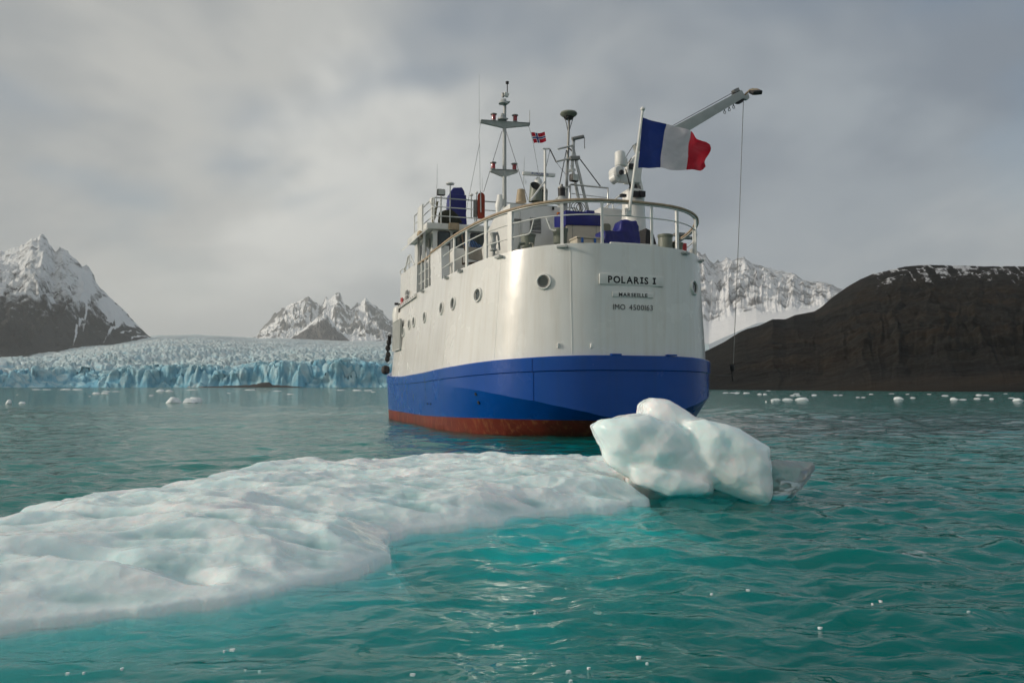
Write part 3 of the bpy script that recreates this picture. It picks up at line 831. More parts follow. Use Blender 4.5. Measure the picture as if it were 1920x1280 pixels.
for k, (px, py, w, hg) in enumerate(sorted([(1366, 736.5, 22, 1.6), (1381, 737, 14, 3), (1399, 737, 14, 2.4), (1428, 739.5, 16, 3.5), (1440, 732.5, 10, 1), (1492, 738.5, 14, 2), (1490, 741.5, 18, 2.2), (1525, 741, 12, 3), (1570, 741, 16, 1.8), (1612, 745, 16, 1.8), (1632, 739, 10, 1.4), (1670, 738, 12, 1.2), (1710, 746, 12, 3), (1770, 742, 14, 2.5), (1830, 747.5, 14, 2.6), (1840, 741, 22, 3.2), (1857, 748, 10, 3.2), (1884, 738, 10, 1), (1895, 746, 14, 2), (1700, 739, 9, 1.2), (1740, 739, 10, 1.2)])):
    brash(px, py, w, hg * 0.75, ORD[k] + ' small ice piece, counted from the ship rightwards, drifting below the hill', 'brash ice below the hill', 60 + k, 1 + (w > 15))
brash(1464, 749.5, 38, 4, 'left one of two long flat floes just right of the ship', 'floes below the hill', 101, 2)
brash(1502, 749.5, 30, 5, 'right one of two long flat floes just right of the ship', 'floes below the hill', 102, 1)
brash(1683, 748, 20, 5, 'rounded floe in the middle of the water below the hill', 'floes below the hill', 103)
brash(1795, 749, 26, 4, 'long flat floe under the snow patches of the hill', 'floes below the hill', 104, 2)
brash(1906, 751, 22, 5, 'bright lumpy floe at the right edge of the picture', 'floes below the hill', 105)
brash(1435, 753.5, 4, 2.5, 'left of two tiny ice bits below the long flat floes', 'floes below the hill', 106)
brash(1447, 753, 6, 4, 'right of two tiny ice bits below the long flat floes', 'floes below the hill', 107)

# flecks of ice and foam on the near water
def flecks():
    rnd = random.Random(8); mb = MB()
    spots = [(760, 1090), (800, 1245), (500, 1245), (250, 1250), (440, 1222), (1085, 1258), (1190, 1232), (1322, 1120), (1412, 1110), (1640, 1140), (1815, 1165), (1530, 1170), (1625, 885), (1720, 885), (1745, 888), (1000, 1150), (180, 1246), (1130, 1262)]
    for px, py in spots:
        d = CAM_H * F / (py - HORY); x = (px - 960) / F * d
        i = int(np.argmin(np.abs(rad - math.hypot(x, d)))); j = int(np.argmin(np.abs(ang - math.atan2(x, d))))
        zw = float(HZ[i, j])                                 # they ride on the waves
        for k in range(rnd.randint(1, 2)):
            r = rnd.uniform(0.005, 0.012); a = rnd.uniform(-0.07, 0.07); b_ = rnd.uniform(-0.12, 0.12); e = rnd.uniform(0.5, 1.6)
            pts = [(x + a + r * e * rnd.uniform(.5, 1.2) * math.cos(t), d + b_ + r * rnd.uniform(.5, 1.2) * math.sin(t), zw + zz) for zz in (-0.005, 0.007) for t in [q * math.pi / 3.5 for q in range(7)]]
            mb.hull(pts)
    tag(mb.build('ice_flecks', ICE_FAR), 'scattered tiny flecks of ice and foam on the near water', kind='stuff')
flecks()

# ------------------------------------------------------------------ the ship (local axes: X starboard, Y forward from the stern, Z up from the water)
def hull_paint(name, col, rough, streak, amount, coat=0.3, sc=1.0):
    """gloss paint with faint vertical runs of dirt"""
    m, nt, b = new_mat(name)
    t = tex_noise(nt, 2.2 * sc, 5, 0.62, stretch=(2.2, 2.2, 0.16))
    t2 = tex_noise(nt, 0.7, 4, 0.55)
    k = ramp(nt, t.outputs['Fac'], [(0.46, (0, 0, 0)), (0.78, (amount,) * 3)])
    lo = tuple(c * 0.93 for c in col)
    base = ramp(nt, t2.outputs['Fac'], [(0.3, lo), (0.7, col)]).outputs[0]
    nt.links.new(mixrgb(nt, k.outputs[0], base, streak), b.inputs['Base Color'])
    r = ramp(nt, t2.outputs['Fac'], [(0.3, (rough * 0.8,) * 3), (0.7, (rough * 1.25,) * 3)])
    nt.links.new(r.outputs[0], b.inputs['Roughness'])
    b.inputs['Coat Weight'].default_value = coat; b.inputs['Coat Roughness'].default_value = 0.22
    t3 = tex_noise(nt, 1.5, 3, 0.5)
    bump(nt, b, t3.outputs['Fac'], 0.2, 0.04)          # slight unevenness of the plating
    return m
WHITE = hull_paint('white_hull_paint', (0.85, 0.845, 0.82), 0.24, (0.50, 0.42, 0.30), 0.28)
BLUE = hull_paint('blue_hull_paint', (0.0008, 0.070, 0.36), 0.24, (0.006, 0.06, 0.21), 0.35, 0.0)
BLUE.node_tree.nodes['Principled BSDF'].inputs['Specular IOR Level'].default_value = 0.4
def red_bottom():
    m, nt, b = new_mat('red_antifouling')
    t = tex_noise(nt, 3.0, 6, 0.7, stretch=(2.5, 2.5, 0.25)); t2 = tex_noise(nt, 1.1, 4, 0.6)
    base = ramp(nt, t2.outputs['Fac'], [(0.3, (0.10, 0.013, 0.007)), (0.7, (0.21, 0.028, 0.013))]).outputs[0]
    k = ramp(nt, t.outputs['Fac'], [(0.52, (0, 0, 0)), (0.68, (0.75, 0.75, 0.75))])
    o = mixrgb(nt, k.outputs[0], base, (0.34, 0.14, 0.055))
    t4 = tex_noise(nt, 1.7, 5, 0.7, stretch=(1, 1, 0.5))
    k2 = ramp(nt, t4.outputs['Fac'], [(0.58, (0, 0, 0)), (0.75, (0.6, 0.6, 0.6))])
    nt.links.new(mixrgb(nt, k2.outputs[0], o, (0.055, 0.032, 0.018)), b.inputs['Base Color'])
    b.inputs['Roughness'].default_value = 0.55
    return m
RED = red_bottom()
PAINT = paint('white_deck_paint', (0.76, 0.76, 0.73), 0.38, vary=0.08, scale=2.5, wear=((0.42, 0.36, 0.28), 5.0, 0.70))
GREYP = paint('pale_grey_paint', (0.42, 0.44, 0.43), 0.42, vary=0.12, wear=((0.22, 0.15, 0.09), 6.0, 0.72))
ALU = paint('bare_aluminium', (0.48, 0.49, 0.48), 0.42, 0.7, vary=0.15, scale=6)
STEEL = paint('weathered_steel', (0.24, 0.24, 0.23), 0.45, 0.5, vary=0.25, scale=7)
BLACK = paint('black_rubber', (0.018, 0.018, 0.019), 0.55, vary=0.3, scale=8)
WIRE = paint('dark_wire', (0.05, 0.05, 0.05), 0.5, 0.3)
WOOD = paint('weathered_teak', (0.42, 0.32, 0.215), 0.65, vary=0.35, scale=5.0, wear=((0.17, 0.13, 0.10), 9.0, 0.60))
GREEN = paint('grey_green_paint', (0.20, 0.22, 0.18), 0.45, vary=0.15, wear=((0.16, 0.10, 0.06), 8.0, 0.70))
TARP = paint('blue_tarpaulin', (0.006, 0.010, 0.17), 0.42, vary=0.25, scale=4.0, bump_s=0.5, coat=0.1)
OLIVE = paint('olive_canvas', (0.030, 0.032, 0.020), 0.8, vary=0.5, scale=6.0, bump_s=0.6)
BEIGE = paint('beige_fibreglass', (0.55, 0.50, 0.40), 0.5, vary=0.10, scale=3.0)
CANVAS = paint('grey_canvas', (0.34, 0.31, 0.27), 0.85, vary=0.25, scale=5.0)
ORANGE = paint('orange_red_board', (0.34, 0.045, 0.018), 0.5, vary=0.2, scale=4.0)
TANP = paint('tan_vent_cover', (0.40, 0.31, 0.20), 0.5, vary=0.25, scale=5)
REDGL = paint('red_lantern_glass', (0.30, 0.012, 0.020), 0.2, vary=0.1, coat=0.5)
INK = paint('black_lettering', (0.012, 0.012, 0.014), 0.5)
DECKM = paint('grey_green_deck', (0.16, 0.19, 0.18), 0.7, vary=0.2)
AMBER = paint('amber_lamp', (0.60, 0.16, 0.01), 0.3)
BLUEP = paint('bright_blue_plastic', (0.02, 0.13, 0.45), 0.4)
RADOME = paint('white_plastic', (0.80, 0.80, 0.78), 0.35, vary=0.05)
SUNNED = paint('red_plaque', (0.42, 0.03, 0.03), 0.5)
def glass_mat():
    m, nt, b = new_mat('dark_window_glass')
    t = tex_noise(nt, 2.0, 3)
    r = ramp(nt, t.outputs['Fac'], [(0.3, (0.012, 0.022, 0.022)), (0.7, (0.03, 0.045, 0.04))])
    nt.links.new(r.outputs[0], b.inputs['Base Color'])
    b.inputs['Roughness'].default_value = 0.06; b.inputs['IOR'].default_value = 1.5
    b.inputs['Coat Weight'].default_value = 0.6; b.inputs['Coat Roughness'].default_value = 0.03
    return m
GLASS = glass_mat()
LENS = paint('lamp_lens', (0.45, 0.47, 0.43), 0.12, coat=0.8)

ship = empty('expedition_ship', (3.5075, 23.0941, 0), 0.3226)
tag(ship, 'white and blue ship with red bottom seen from its rounded stern', 'ship')

def zdeck(s): return np.interp(s, [0, 2, 4, 7, 11, 16, 30], [5.57, 5.43, 5.32, 5.26, 5.24, 5.28, 6.0])
def zbelt(s): return np.interp(s, [0, 1, 4, 8, 12, 15, 18, 30], [2.345, 2.27, 2.11, 1.97, 1.88, 1.90, 2.08, 3.6])
def zline2(s): return np.interp(s, [0, 1, 4, 8, 12, 15, 18, 30], [1.92, 1.87, 1.74, 1.62, 1.55, 1.56, 1.70, 3.0])
def zknuck(s): return np.interp(s, [0, .02, .1, .28, .69, 1.61, 2.5, 3.8, 7.6, 12, 18, 30], [.56, .60, .74, .87, 1.04, 1.22, 1.34, 1.44, 1.47, 1.45, 1.5, 2.4])
def zred(s): return np.interp(s, [0, 2, 8, 30], [0.50, 0.50, 0.40, 0.42])
def outline(B, s0=0.0, L=7.1275, n=2.8462, smax=16.2, nf=40, bow=False, na=70):
    """port half of a plan outline from the stern centre forward: arrays s, b"""
    t = np.linspace(0, 1, na) ** 1.25 * math.pi / 2
    s = s0 + (L - s0) * (1 - np.abs(np.cos(t)) ** (2 / n)); b = B * np.abs(np.sin(t)) ** (2 / n)
    b[0] = 0
    sf = np.linspace(L, smax, nf)[1:]
    bf = np.full(nf - 1, B)
    ds = np.clip(sf - 15.0, 0, None)
    cut = np.where(ds < 4, 0.05 * ds ** 2, 0.8 + 0.4 * (ds - 4))
    if bow: bf = np.maximum(bf - cut * B / 4.4, 0.02)
    else: bf = bf - 0.06 * np.clip(sf - 14.6, 0, None) ** 2
    return np.r_[s, sf], np.r_[b, bf]
def ring(sb, z):
    """full ring, port forward end -> stern -> starboard forward end"""
    s, b = sb
    pts = np.stack([-b, s, z], -1)
    st = np.stack([b, s, z], -1)
    return np.concatenate([pts[::-1], st[1:]], 0)
def loft(name, rings, mat, sharp=24):
    P = np.stack(rings, 0)
    o = grid_mesh(name, P, mat, parent=ship)
    me = o.data
    bm = bmesh.new(); bm.from_mesh(me); bmesh.ops.recalc_face_normals(bm, faces=bm.faces)
    c = bm.faces[len(bm.faces) // 3]
    # outward = away from the centre line
    v = c.calc_center_median()
    if c.normal.x * v.x < 0 and abs(v.x) > 0.5: bmesh.ops.reverse_faces(bm, faces=bm.faces)
    bm.to_mesh(me); bm.free()
    me.set_sharp_from_angle(angle=R(sharp))
    return o

# white topsides
rr = []
for k in np.linspace(0, 1, 9):
    o_ = outline(4.31 + (4.02 - 4.31) * k, 0.09 - 0.07 * k)
    zb_, zd_ = zbelt(o_[0]) - 0.02, zdeck(o_[0])
    rr.append(ring(o_, zb_ + (zd_ - zb_) * k))
top_edge = rr[-1]
inner = top_edge.copy(); inner[:, 0] *= 0.985; inner[:, 1] += 0.05
rr.append(inner)
low = inner.copy(); low[:, 2] -= 0.12
rr.append(low)
topsides = loft('hull_topside', rr, WHITE)
def hull_b(s, z):
    """half breadth of the white topsides at (s, z)"""
    k = (z - zbelt(s)) / (zdeck(s) - zbelt(s))
    sb = outline(4.31 - 0.29 * k, 0.09 - 0.07 * k)
    return float(np.interp(s, sb[0], sb[1]))
def hull_pt(s, z, side=-1, off=0.0):
    """point and outward normal on the white topsides"""
    e = 0.05
    b0, b1 = hull_b(max(s - e, 0.0), z), hull_b(s + e, z)
    ds = (s + e) - max(s - e, 0.0)
    nrm = Vector((side * ds, -(b1 - b0), 0.1 * ds)).normalized()
    return Vector((side * hull_b(s, z), s, z)) + nrm * off, nrm

# forward bulkhead that closes the white topsides, and the deck
s_e = top_edge[0]
mb = MB(); mb.box((0, 16.1, 3.7), (7.5, 0.15, 3.2)); mb.build('forward_bulkhead', WHITE, ship)
P_deck = np.stack([low[:len(low) // 2 + 1], low[::-1][:len(low) // 2 + 1]], 0)
grid_mesh('deck', P_deck, DECKM, parent=ship)

# blue belt, from the rubbing strake down past the knuckle to the red
def below(sb, z):
    """point set under the knuckle: drawn in from the belt outline to the water line and on to the keel"""
    wl_ = outline(4.32, 0.85, 7.6, 2.4, 28, 50, True)
    kl_ = outline(3.6, 4.5, 9.5, 2.2, 28, 50, True)
    zk = zknuck(sb[0])
    if np.ndim(z) == 0: z = np.full_like(zk, z)
    f = np.clip((zk - z) / zk, 0, 1)[:, None]
    a = np.stack(sb, -1); w = np.stack(wl_, -1); kk = np.stack(kl_, -1)
    p = a + (w - a) * f
    g = np.clip(-z / 1.6, 0, 1)[:, None]
    p = p + (kk - w) * g
    return (p[:, 0], p[:, 1]), z
kw = dict(smax=28, nf=50, bow=True)
OB = outline(4.40, 0.0, **kw); OS = outline(4.44, -0.03, **kw); OI = outline(4.24, 0.12, **kw)
rr = []
rr.append(ring(OI, zbelt(OI[0]) + 0.004))
rr.append(ring((OS[0], OS[1] - 0.03), zbelt(OS[0]) + 0.004))
rr.append(ring(OS, zbelt(OS[0]) - 0.03))
rr.append(ring(OS, zline2(OS[0]) + 0.015))
rr.append(ring(OB, zline2(OB[0]) - 0.01))
for k in (0.33, 0.66, 1.0):
    rr.append(ring(OB, zline2(OB[0]) + (zknuck(OB[0]) - zline2(OB[0])) * k))
for k in (0.3, 0.6, 1.0):
    z_ = zknuck(OB[0]) + (zred(OB[0]) - zknuck(OB[0])) * k
    p_, z_ = below(OB, z_)
    rr.append(ring(p_, z_))
belt = loft('hull_belt', rr, BLUE, 9)
rr = [rr[-1]]
for z_ in (0.25, 0.0, -0.4, -1.0, -1.8):
    p_, zz = below(OB, z_)
    rr.append(ring(p_, zz))
loft('hull_bottom', rr, RED)

# raised weld seams: vertical butts on the belt and the topsides
def seam(name, pts, mat, w=0.018):
    mb = MB(); mb.tube(pts, w, 6); mb.build(name, mat, ship)
def belt_pt(s, z, side=-1, off=0.0):
    b = float(np.interp(s, OB[0], OB[1]))
    return (side * (b + off), s - off * 0.3, z)
seam('weld_seam', [belt_pt(0.77, z, off=0.004) for z in (1.86, 1.5, 1.06)], BLUE, 0.016)
seam('weld_seam', [belt_pt(0.77, z, off=0.045) for z in (2.25, 2.05, 1.9)], BLUE, 0.014)
for s_, za_, zb_, w_ in ((0.30, 2.38, 5.45, 0.010), (2.0, 2.3, 5.3, 0.005), (5.65, 2.1, 5.2, 0.006), (8.1, 2.05, 5.15, 0.005), (10.4, 2.0, 5.1, 0.005), (12.9, 2.0, 4.9, 0.005)):
    seam('weld_seam', [hull_pt(s_, z, -1, 0.0)[0] for z in np.linspace(za_, zb_, 6)], WHITE, w_)
# pad plates on the strake and small studs
for (s_, z_, side) in ((0.45, 2.62, -1), (0.16, 2.62, -1)):
    p, n_ = hull_pt(s_, z_, side, 0.02)
    mb = MB(); mb.box(p, (0.07, 0.05, 0.13)); mb.build('stud', WHITE, ship, bevel=0.012)
for x_ in (-0.55, 1.25):
    mb = MB(); mb.box((x_, 0.035 + 0.02 * abs(x_), 2.375), (0.32, 0.14, 0.05)); mb.build('step_plate', BLUE, ship, bevel=0.015)

# draught marks and discharge openings on the port quarter
for (s_, z_, r_) in ((2.75, 1.24, 0.045), (2.75, 0.98, 0.055), (7.0, 0.85, 0.03), (7.5, 0.85, 0.03)):
    p_, zz = below(OB, z_)
    b = float(np.interp(s_, p_[0], p_[1]))
    mb = MB(); mb.lathe((-b + 0.02, s_, z_), [(r_, 0), (r_, 0.05), (r_ * 0.6, 0.052)], 12, axis=(-1, -0.25, -0.25)); mb.build('discharge_opening', BLACK, ship)

# portholes: raised rim, glass set back
def porthole(s_, z_, side, r=0.185):
    p, n_ = hull_pt(s_, z_, side, -0.02)
    mb = MB()
    prof = [(r + 0.055, 0.0), (r + 0.055, 0.045), (r + 0.035, 0.075), (r, 0.075), (r - 0.012, 0.03), (r - 0.03, 0.026)]
    ax = n_; x = ax.orthogonal().normalized(); y = ax.cross(x)
    vs, fs, n = [], [], 28
    for a, z in prof:
        for k in range(n):
            t = 2 * math.pi * k / n
            vs.append(p + ax * z + (x * math.cos(t) + y * math.sin(t)) * a)
    for i in range(len(prof) - 1):
        for k in range(n):
            fs.append((i * n + k, i * n + (k + 1) % n, (i + 1) * n + (k + 1) % n, (i + 1) * n + k))
    mb.add(vs, fs)
    o = mb.build('porthole', PAINT, ship)
    g = MB(); g.lathe(p + ax * 0.024, [(r, 0), (r, 0.006)], 28, axis=ax); g.build('glass', GLASS, o)
    bz = MB(); bz.tube([p + ax * 0.034 + (x * math.cos(t) + y * math.sin(t)) * (r - 0.03) for t in np.linspace(0, 2 * math.pi, 25)[:-1]], 0.014, 6, closed=True); bz.build('bezel', STEEL, o)
for s_, z_ in ((0.70, 4.47), (3.03, 4.29), (5.01, 4.21), (6.45, 4.18), (9.17, 4.10), (11.2, 4.07), (12.1, 4.03), (13.3, 3.80)):
    porthole(s_, z_, -1)
for s_, z_ in ((0.58, 4.47), (3.03, 4.29), (5.01, 4.21)):
    porthole(s_, z_, 1)

# name boards and lettering --------------------------------------------------
def glyphs(text, width, height, spacing=0.10, weight=0.0, serif_I=True):
    """one small mesh per letter in the X-Z plane, the word centred and facing -Y; a capital I gets its cross bars"""
    out = []; x = 0.0
    for ch in text:
        if ch == ' ':
            x += 0.42; continue
        mb = MB()
        if ch == 'I' and serif_I:
            w = 0.38; t_ = 0.09 + weight * 2; a, b = w / 2 - t_ * 0.58, w / 2 + t_ * 0.58
            mb.add([(x + p, 0, q) for p, q in ((0, 0), (w, 0), (w, t_), (b, t_), (b, 0.72 - t_), (w, 0.72 - t_), (w, 0.72), (0, 0.72), (0, 0.72 - t_), (a, 0.72 - t_), (a, t_), (0, t_))],
                   [(0, 1, 2, 3, 10, 11), (10, 3, 4, 9), (9, 4, 5, 6, 7, 8)])
            x += w + spacing; out.append(mb); continue
        cu = bpy.data.curves.new('t', 'FONT'); cu.body = ch; cu.size = 1.0; cu.offset = weight; cu.resolution_u = 3
        to = bpy.data.objects.new('t', cu); C.objects.link(to)
        me = bpy.data.meshes.new_from_object(to.evaluated_get(bpy.context.evaluated_depsgraph_get()))
        xs = [v.co.x for v in me.vertices]
        x0, x1 = min(xs), max(xs)
        mb.add([(v.co.x - x0 + x, 0, v.co.y) for v in me.vertices], [tuple(p.vertices) for p in me.polygons])
        x += (x1 - x0) + spacing; out.append(mb)
        bpy.data.objects.remove(to); bpy.data.curves.remove(cu); bpy.data.meshes.remove(me)
    x -= spacing
    hs = max(v[2] for mb in out for v in mb.v)
    for mb in out:
        mb.v = [((v[0] / x - 0.5) * width, 0.0, (v[2] / hs - 0.5) * height) for v in mb.v]
    return out
def board(cx, cz, w, h, text, tw, th, weight, tilt):
    y_ = 0.075
    mb = MB(); mb.box((0, 0, 0), (w, 0.05, h))
    o = mb.build('name_board', PAINT, ship, bevel=0.008)
    o.location = (cx, y_ - 0.02, cz); 
    g = glyphs(text, tw, th, weight=weight)
    for q in g:
        l = q.build('letter', INK, o, smooth=0); l.location = (0, -0.029, 0)
board(-0.02, 4.535, 2.06, 0.30, 'POLARIS I', 1.54, 0.20, 0.036, 0)
board(0.01, 4.105, 1.32, 0.14, 'MARSEILLE', 0.92, 0.105, 0.036, 0)
g = glyphs('IMO 4500163', 1.27, 0.155, spacing=0.14, weight=0.0, serif_I=False)
for q in g:
    l = q.build('letter', INK, ship, smooth=0); l.location = (0.01, 0.040, 3.745)

# fairlead brackets under the deck edge
for s_, side in ((6.03, -1), (4.51, -1), (2.05, -1), (0.40, -1), (0.32, 1), (1.2, 1), (9.9, -1)):
    p, n_ = hull_pt(s_, float(zdeck(s_)) - 0.09, side, 0.04)
    t_ = Vector((0, 0, 1)).cross(n_)
    mb = MB(); mb.bar(p - t_ * 0.16, p + t_ * 0.16, 0.10, 0.07); mb.lathe(p + t_ * 0.12 * (1 if side < 0 else -1), [(0.045, 0), (0.045, 0.13)], 10, axis=n_)
    mb.build('fairlead', GREYP, ship, bevel=0.012)

# stern railing -------------------------------------------------------------
sb_r = outline(3.95, 0.08, smax=12)
rail_s = np.r_[np.linspace(8.85, 1.2, 34), np.linspace(1.1, 0.085, 22)]
def rail_pt(s, h, side=-1):
    b = float(np.interp(s, sb_r[0], sb_r[1]))
    return Vector((side * b, s, float(zdeck(s)) + h))
H1, H2, HT = 0.42, 0.84, 1.265
path = [rail_pt(s, HT, -1) for s in rail_s] + [Vector((0, 0.08, float(zdeck(0)) + HT))] + [rail_pt(s, HT, 1) for s in rail_s[::-1]]
def sweep(pts, w, h):
    mb = MB(); vs, fs = [], []
    for i, p in enumerate(pts):
        a, b = pts[max(i - 1, 0)], pts[min(i + 1, len(pts) - 1)]
        d = (b - a).normalized(); x = d.cross(Vector((0, 0, 1))).normalized(); y = x.cross(d)
        for q, r in ((-1, -.7), (-.8, -1), (.8, -1), (1, -.7), (1, .6), (.7, 1), (-.7, 1), (-1, .6)):
            vs.append(p + x * q * w / 2 + y * r * h / 2)
    n = 8
    for i in range(len(pts) - 1):
        for k in range(n): fs.append((i * n + k, i * n + (k + 1) % n, (i + 1) * n + (k + 1) % n, (i + 1) * n + k))
    fs += [tuple(range(n - 1, -1, -1)), tuple((len(pts) - 1) * n + k for k in range(n))]
    mb.add(vs, fs); return mb
railing = sweep(path, 0.15, 0.075).build('stern_railing', WOOD, ship)
railing['label'] = 'curved weathered wooden handrail on white posts round the stern deck'
sweep([p - Vector((0, 0, 0.055)) for p in path], 0.09, 0.03).build('rail_flat', PAINT, railing)
def rail_run(h, s_from, s_to, side_from, side_to, n=60):
    """points of a rail from (side_from, s_from) round the stern to (side_to, s_to)"""
    pts = []
    if side_from == side_to:
        return [rail_pt(s, h, side_from) for s in np.linspace(s_from, s_to, n)]
    pts += [rail_pt(s, h, side_from) for s in np.r_[np.linspace(s_from, min(1.2, s_from), 24), np.linspace(min(1.1, s_from), 0.085, 16)]]
    pts += [Vector((0, 0.08, float(zdeck(0)) + h))]
    pts += [rail_pt(s, h, side_to) for s in np.r_[np.linspace(0.085, min(1.1, s_to), 16), np.linspace(min(1.2, s_to), s_to, 24)]]
    return pts
mb = MB(); mb.tube(rail_run(H2, 7.0, 8.8, -1, 1), 0.02, 8); mb.build('rail', PAINT, railing)
# the lower rail stops at the mooring gap on the port quarter and hooks up to the upper one
mb = MB(); mb.tube(rail_run(H1, 7.0, 1.16, -1, -1, 40) + [rail_pt(1.10, H1 + 0.05), rail_pt(1.02, H2 - 0.02)], 0.02, 8); mb.build('rail', PAINT, railing)
mb = MB(); mb.tube([rail_pt(0.74, H2 - 0.02), rail_pt(0.66, H1 + 0.05), rail_pt(0.60, H1)] + rail_run(H1, 0.56, 8.8, -1, 1), 0.02, 8); mb.build('rail', PAINT, railing)
def rail_post(s, side, w=0.10, th=0.03):
    a, b = rail_pt(s, -0.10, side), rail_pt(s, HT - 0.06, side)
    t = (rail_pt(s + 0.05, 0, side) - rail_pt(max(s - 0.05, 0.03), 0, side)).normalized()
    mb = MB(); mb.bar(a, b, w, th, up=t.cross(Vector((0, 0, 1)))); mb.build('post', PAINT, railing)
for s in (5.49, 4.22, 2.87): rail_post(s, -1, 0.15, 0.05)
rail_post(1.73, -1, 0.17, 0.09); rail_post(0.47, -1, 0.09)
for x_ in (-0.93, 0.67):
    mb = MB(); mb.bar((x_, 0.10, 5.47), (x_, 0.10, float(zdeck(0)) + HT - 0.06), 0.075, 0.04, up=(0, 1, 0)); mb.build('post', PAINT, railing)
for s, w in ((0.28, 0.10), (1.05, 0.13), (2.3, 0.12), (3.9, 0.12), (5.5, 0.12), (7.2, 0.12), (8.7, 0.12)): rail_post(s, 1, w, 0.06)
# sill plate on the stern edge
mb = MB(); mb.box((0.12, 0.16, 5.60), (1.55, 0.10, 0.07)); mb.build('edge_plate', PAINT, ship, bevel=0.02)

# port side plating above the deck: solid wing, gate, raised bulwark
def side_plate(s_a, s_b, z_top_a, z_top_b, th=0.07, skew=0.0):
    mb = MB()
    q = []
    for s, zt in ((s_a, z_top_a), (s_b, z_top_b)):
        b = hull_b(min(s, 14.0), float(zdeck(s)) - 0.02) - 0.02
        q.append(((-b, s, float(zdeck(s)) - 0.03), (-b + 0.02, s + skew, zt)))
    ring_ = [q[0][0], q[1][0], q[1][1], q[0][1]]
    mb.prism(ring_, (0, 0, 0), (th, 0, 0))
    return mb
side_plate(7.0, 8.75, 6.52, 6.50, 0.30, 0.2).build('bulwark_wing', WHITE, ship)
mb = MB()
for s in (9.25, 9.95, 10.65):
    b = rail_pt(s, 0)
    mb.bar((b.x, s, 5.2), (b.x, s, 6.42), 0.05, 0.12)
b = [Vector((-3.93, s, 0)) for s in (8.9, 11.3)]
gate = mb.build('side_gate', PAINT, ship)
for h in (5.62, 6.02): 
    m2 = MB(); m2.tube([p + Vector((0, 0, h)) for p in b], 0.02, 8); m2.build('rail', PAINT, gate)
m2 = MB(); m2.bar(b[0] + Vector((0, 0, 6.45)), b[1] + Vector((0, 0, 6.45)), 0.12, 0.06); m2.build('handrail', WOOD, gate)
m2 = MB(); m2.tube([b[0] + Vector((-0.05, 0.25, 5.35)), b[0] + Vector((-0.05, 0.25, 6.40)), b[0] + Vector((-0.05, 0.9, 6.40)), b[0] + Vector((-0.05, 0.9, 5.35))], 0.028, 8, closed=True); m2.build('gate_frame', PAINT, gate)
mb = side_plate(11.4, 15.0, 6.53, 6.52, 1.3)
bulwark = mb.build('raised_bulwark', WHITE, ship)
m2 = MB(); m2.prism([(-4.03, 11.2, 5.10), (-4.03, 14.8, 4.95), (-4.13, 14.8, 4.92), (-4.13, 11.2, 5.07)], (0, 0, 0), (0, 0, 0.13)); m2.build('flange', WHITE, bulwark)
m2 = MB(); m2.tube([(-4.0, 11.9, 6.5), (-4.0, 12.8, 7.06), (-4.0, 13.2, 7.05), (-4.0, 13.95, 6.5)], 0.03, 8)
m2.tube([(-4.0, 13.0, 6.5), (-4.0, 13.0, 7.05)], 0.025, 6); m2.tube([(-4.0, 12.55, 6.74), (-4.0, 13.7, 6.74)], 0.022, 6); m2.tube([(-4.0, 14.1, 6.5), (-4.0, 14.1, 6.68), (-4.0, 15.0, 6.68), (-4.0, 15.0, 6.5)], 0.022, 6)
m2.build('grab_rail', PAINT, bulwark)
for s, z, m_, w in ((13.12, 5.37, STEEL, 0.46), (14.25, 5.17, SUNNED, 0.42), (14.85, 4.98, BLACK, 0.26)):
    m2 = MB(); m2.box((-4.075, s, z + 0.11), (0.03, w, 0.17)); m2.box((-4.075, s, z - 0.11), (0.03, w, 0.17)); m2.build('plaque', m_, bulwark)
for k in range(9):
    m2 = MB(); m2.lathe((-4.13, 11.5 + k * 0.38, 5.115 - k * 0.0155), [(0.03, 0), (0.03, 0.02)], 8, axis=(-1, 0, 0)); m2.build('bolt', STEEL, bulwark)

# pilot door with its bars, lines and fenders at the far end of the port side
mb = MB(); mb.box((-4.23, 14.35, 3.72), (0.06, 1.7, 1.32)); pd = mb.build('side_door', GREYP, ship)
for k in range(6):
    m2 = MB(); m2.tube([(-4.29, 13.62 + k * 0.29, 3.08), (-4.27, 13.62 + k * 0.29, 4.36)], 0.03, 6); m2.build('bar', PAINT, pd)
m2 = MB(); m2.tube([(-4.30, 13.55, 3.06), (-4.30, 15.15, 3.04), (-4.28, 15.15, 4.33), (-4.28, 13.55, 4.38)], 0.035, 6, closed=True); m2.build('door_frame', PAINT, pd)
def rope_bundle(name, pts, label, cat, r=0.03, seed=1):
    rnd = random.Random(seed); mb = MB()
    for k in range(5):
        mb.tube([Vector(p) + Vector((rnd.uniform(-.07, .07), rnd.uniform(-.12, .12), rnd.uniform(-.05, .05))) for p in pts], r, 5)
    for p in pts[1:]:
        mb.lathe(Vector(p), [(0.03, -.16), (.10, -.08), (.12, 0), (.09, .1), (.03, .14)], 8)
    o = mb.build(name, BLACK, ship); return o
rope_bundle('hanging_lines', [(-4.42, 15.2, 3.75), (-4.44, 15.3, 3.45), (-4.46, 15.45, 3.2), (-4.42, 15.6, 2.9), (-4.44, 15.7, 2.72)], '', '')
mb = MB(); mb.lathe((-4.40, 16.4, 2.02), [(0.05, 0), (0.17, 0.06), (0.20, 0.2), (0.17, 0.36), (0.05, 0.42)], 12); mb.build('fender', BLACK, ship)
mb = MB(); mb.lathe((-3.9, 15.5, 4.75), [(0.1, -0.45), (0.34, -0.4), (0.36, 0.0), (0.30, 0.3), (0.1, 0.42)], 14); mb.build('life_raft_canister', PAINT, ship)
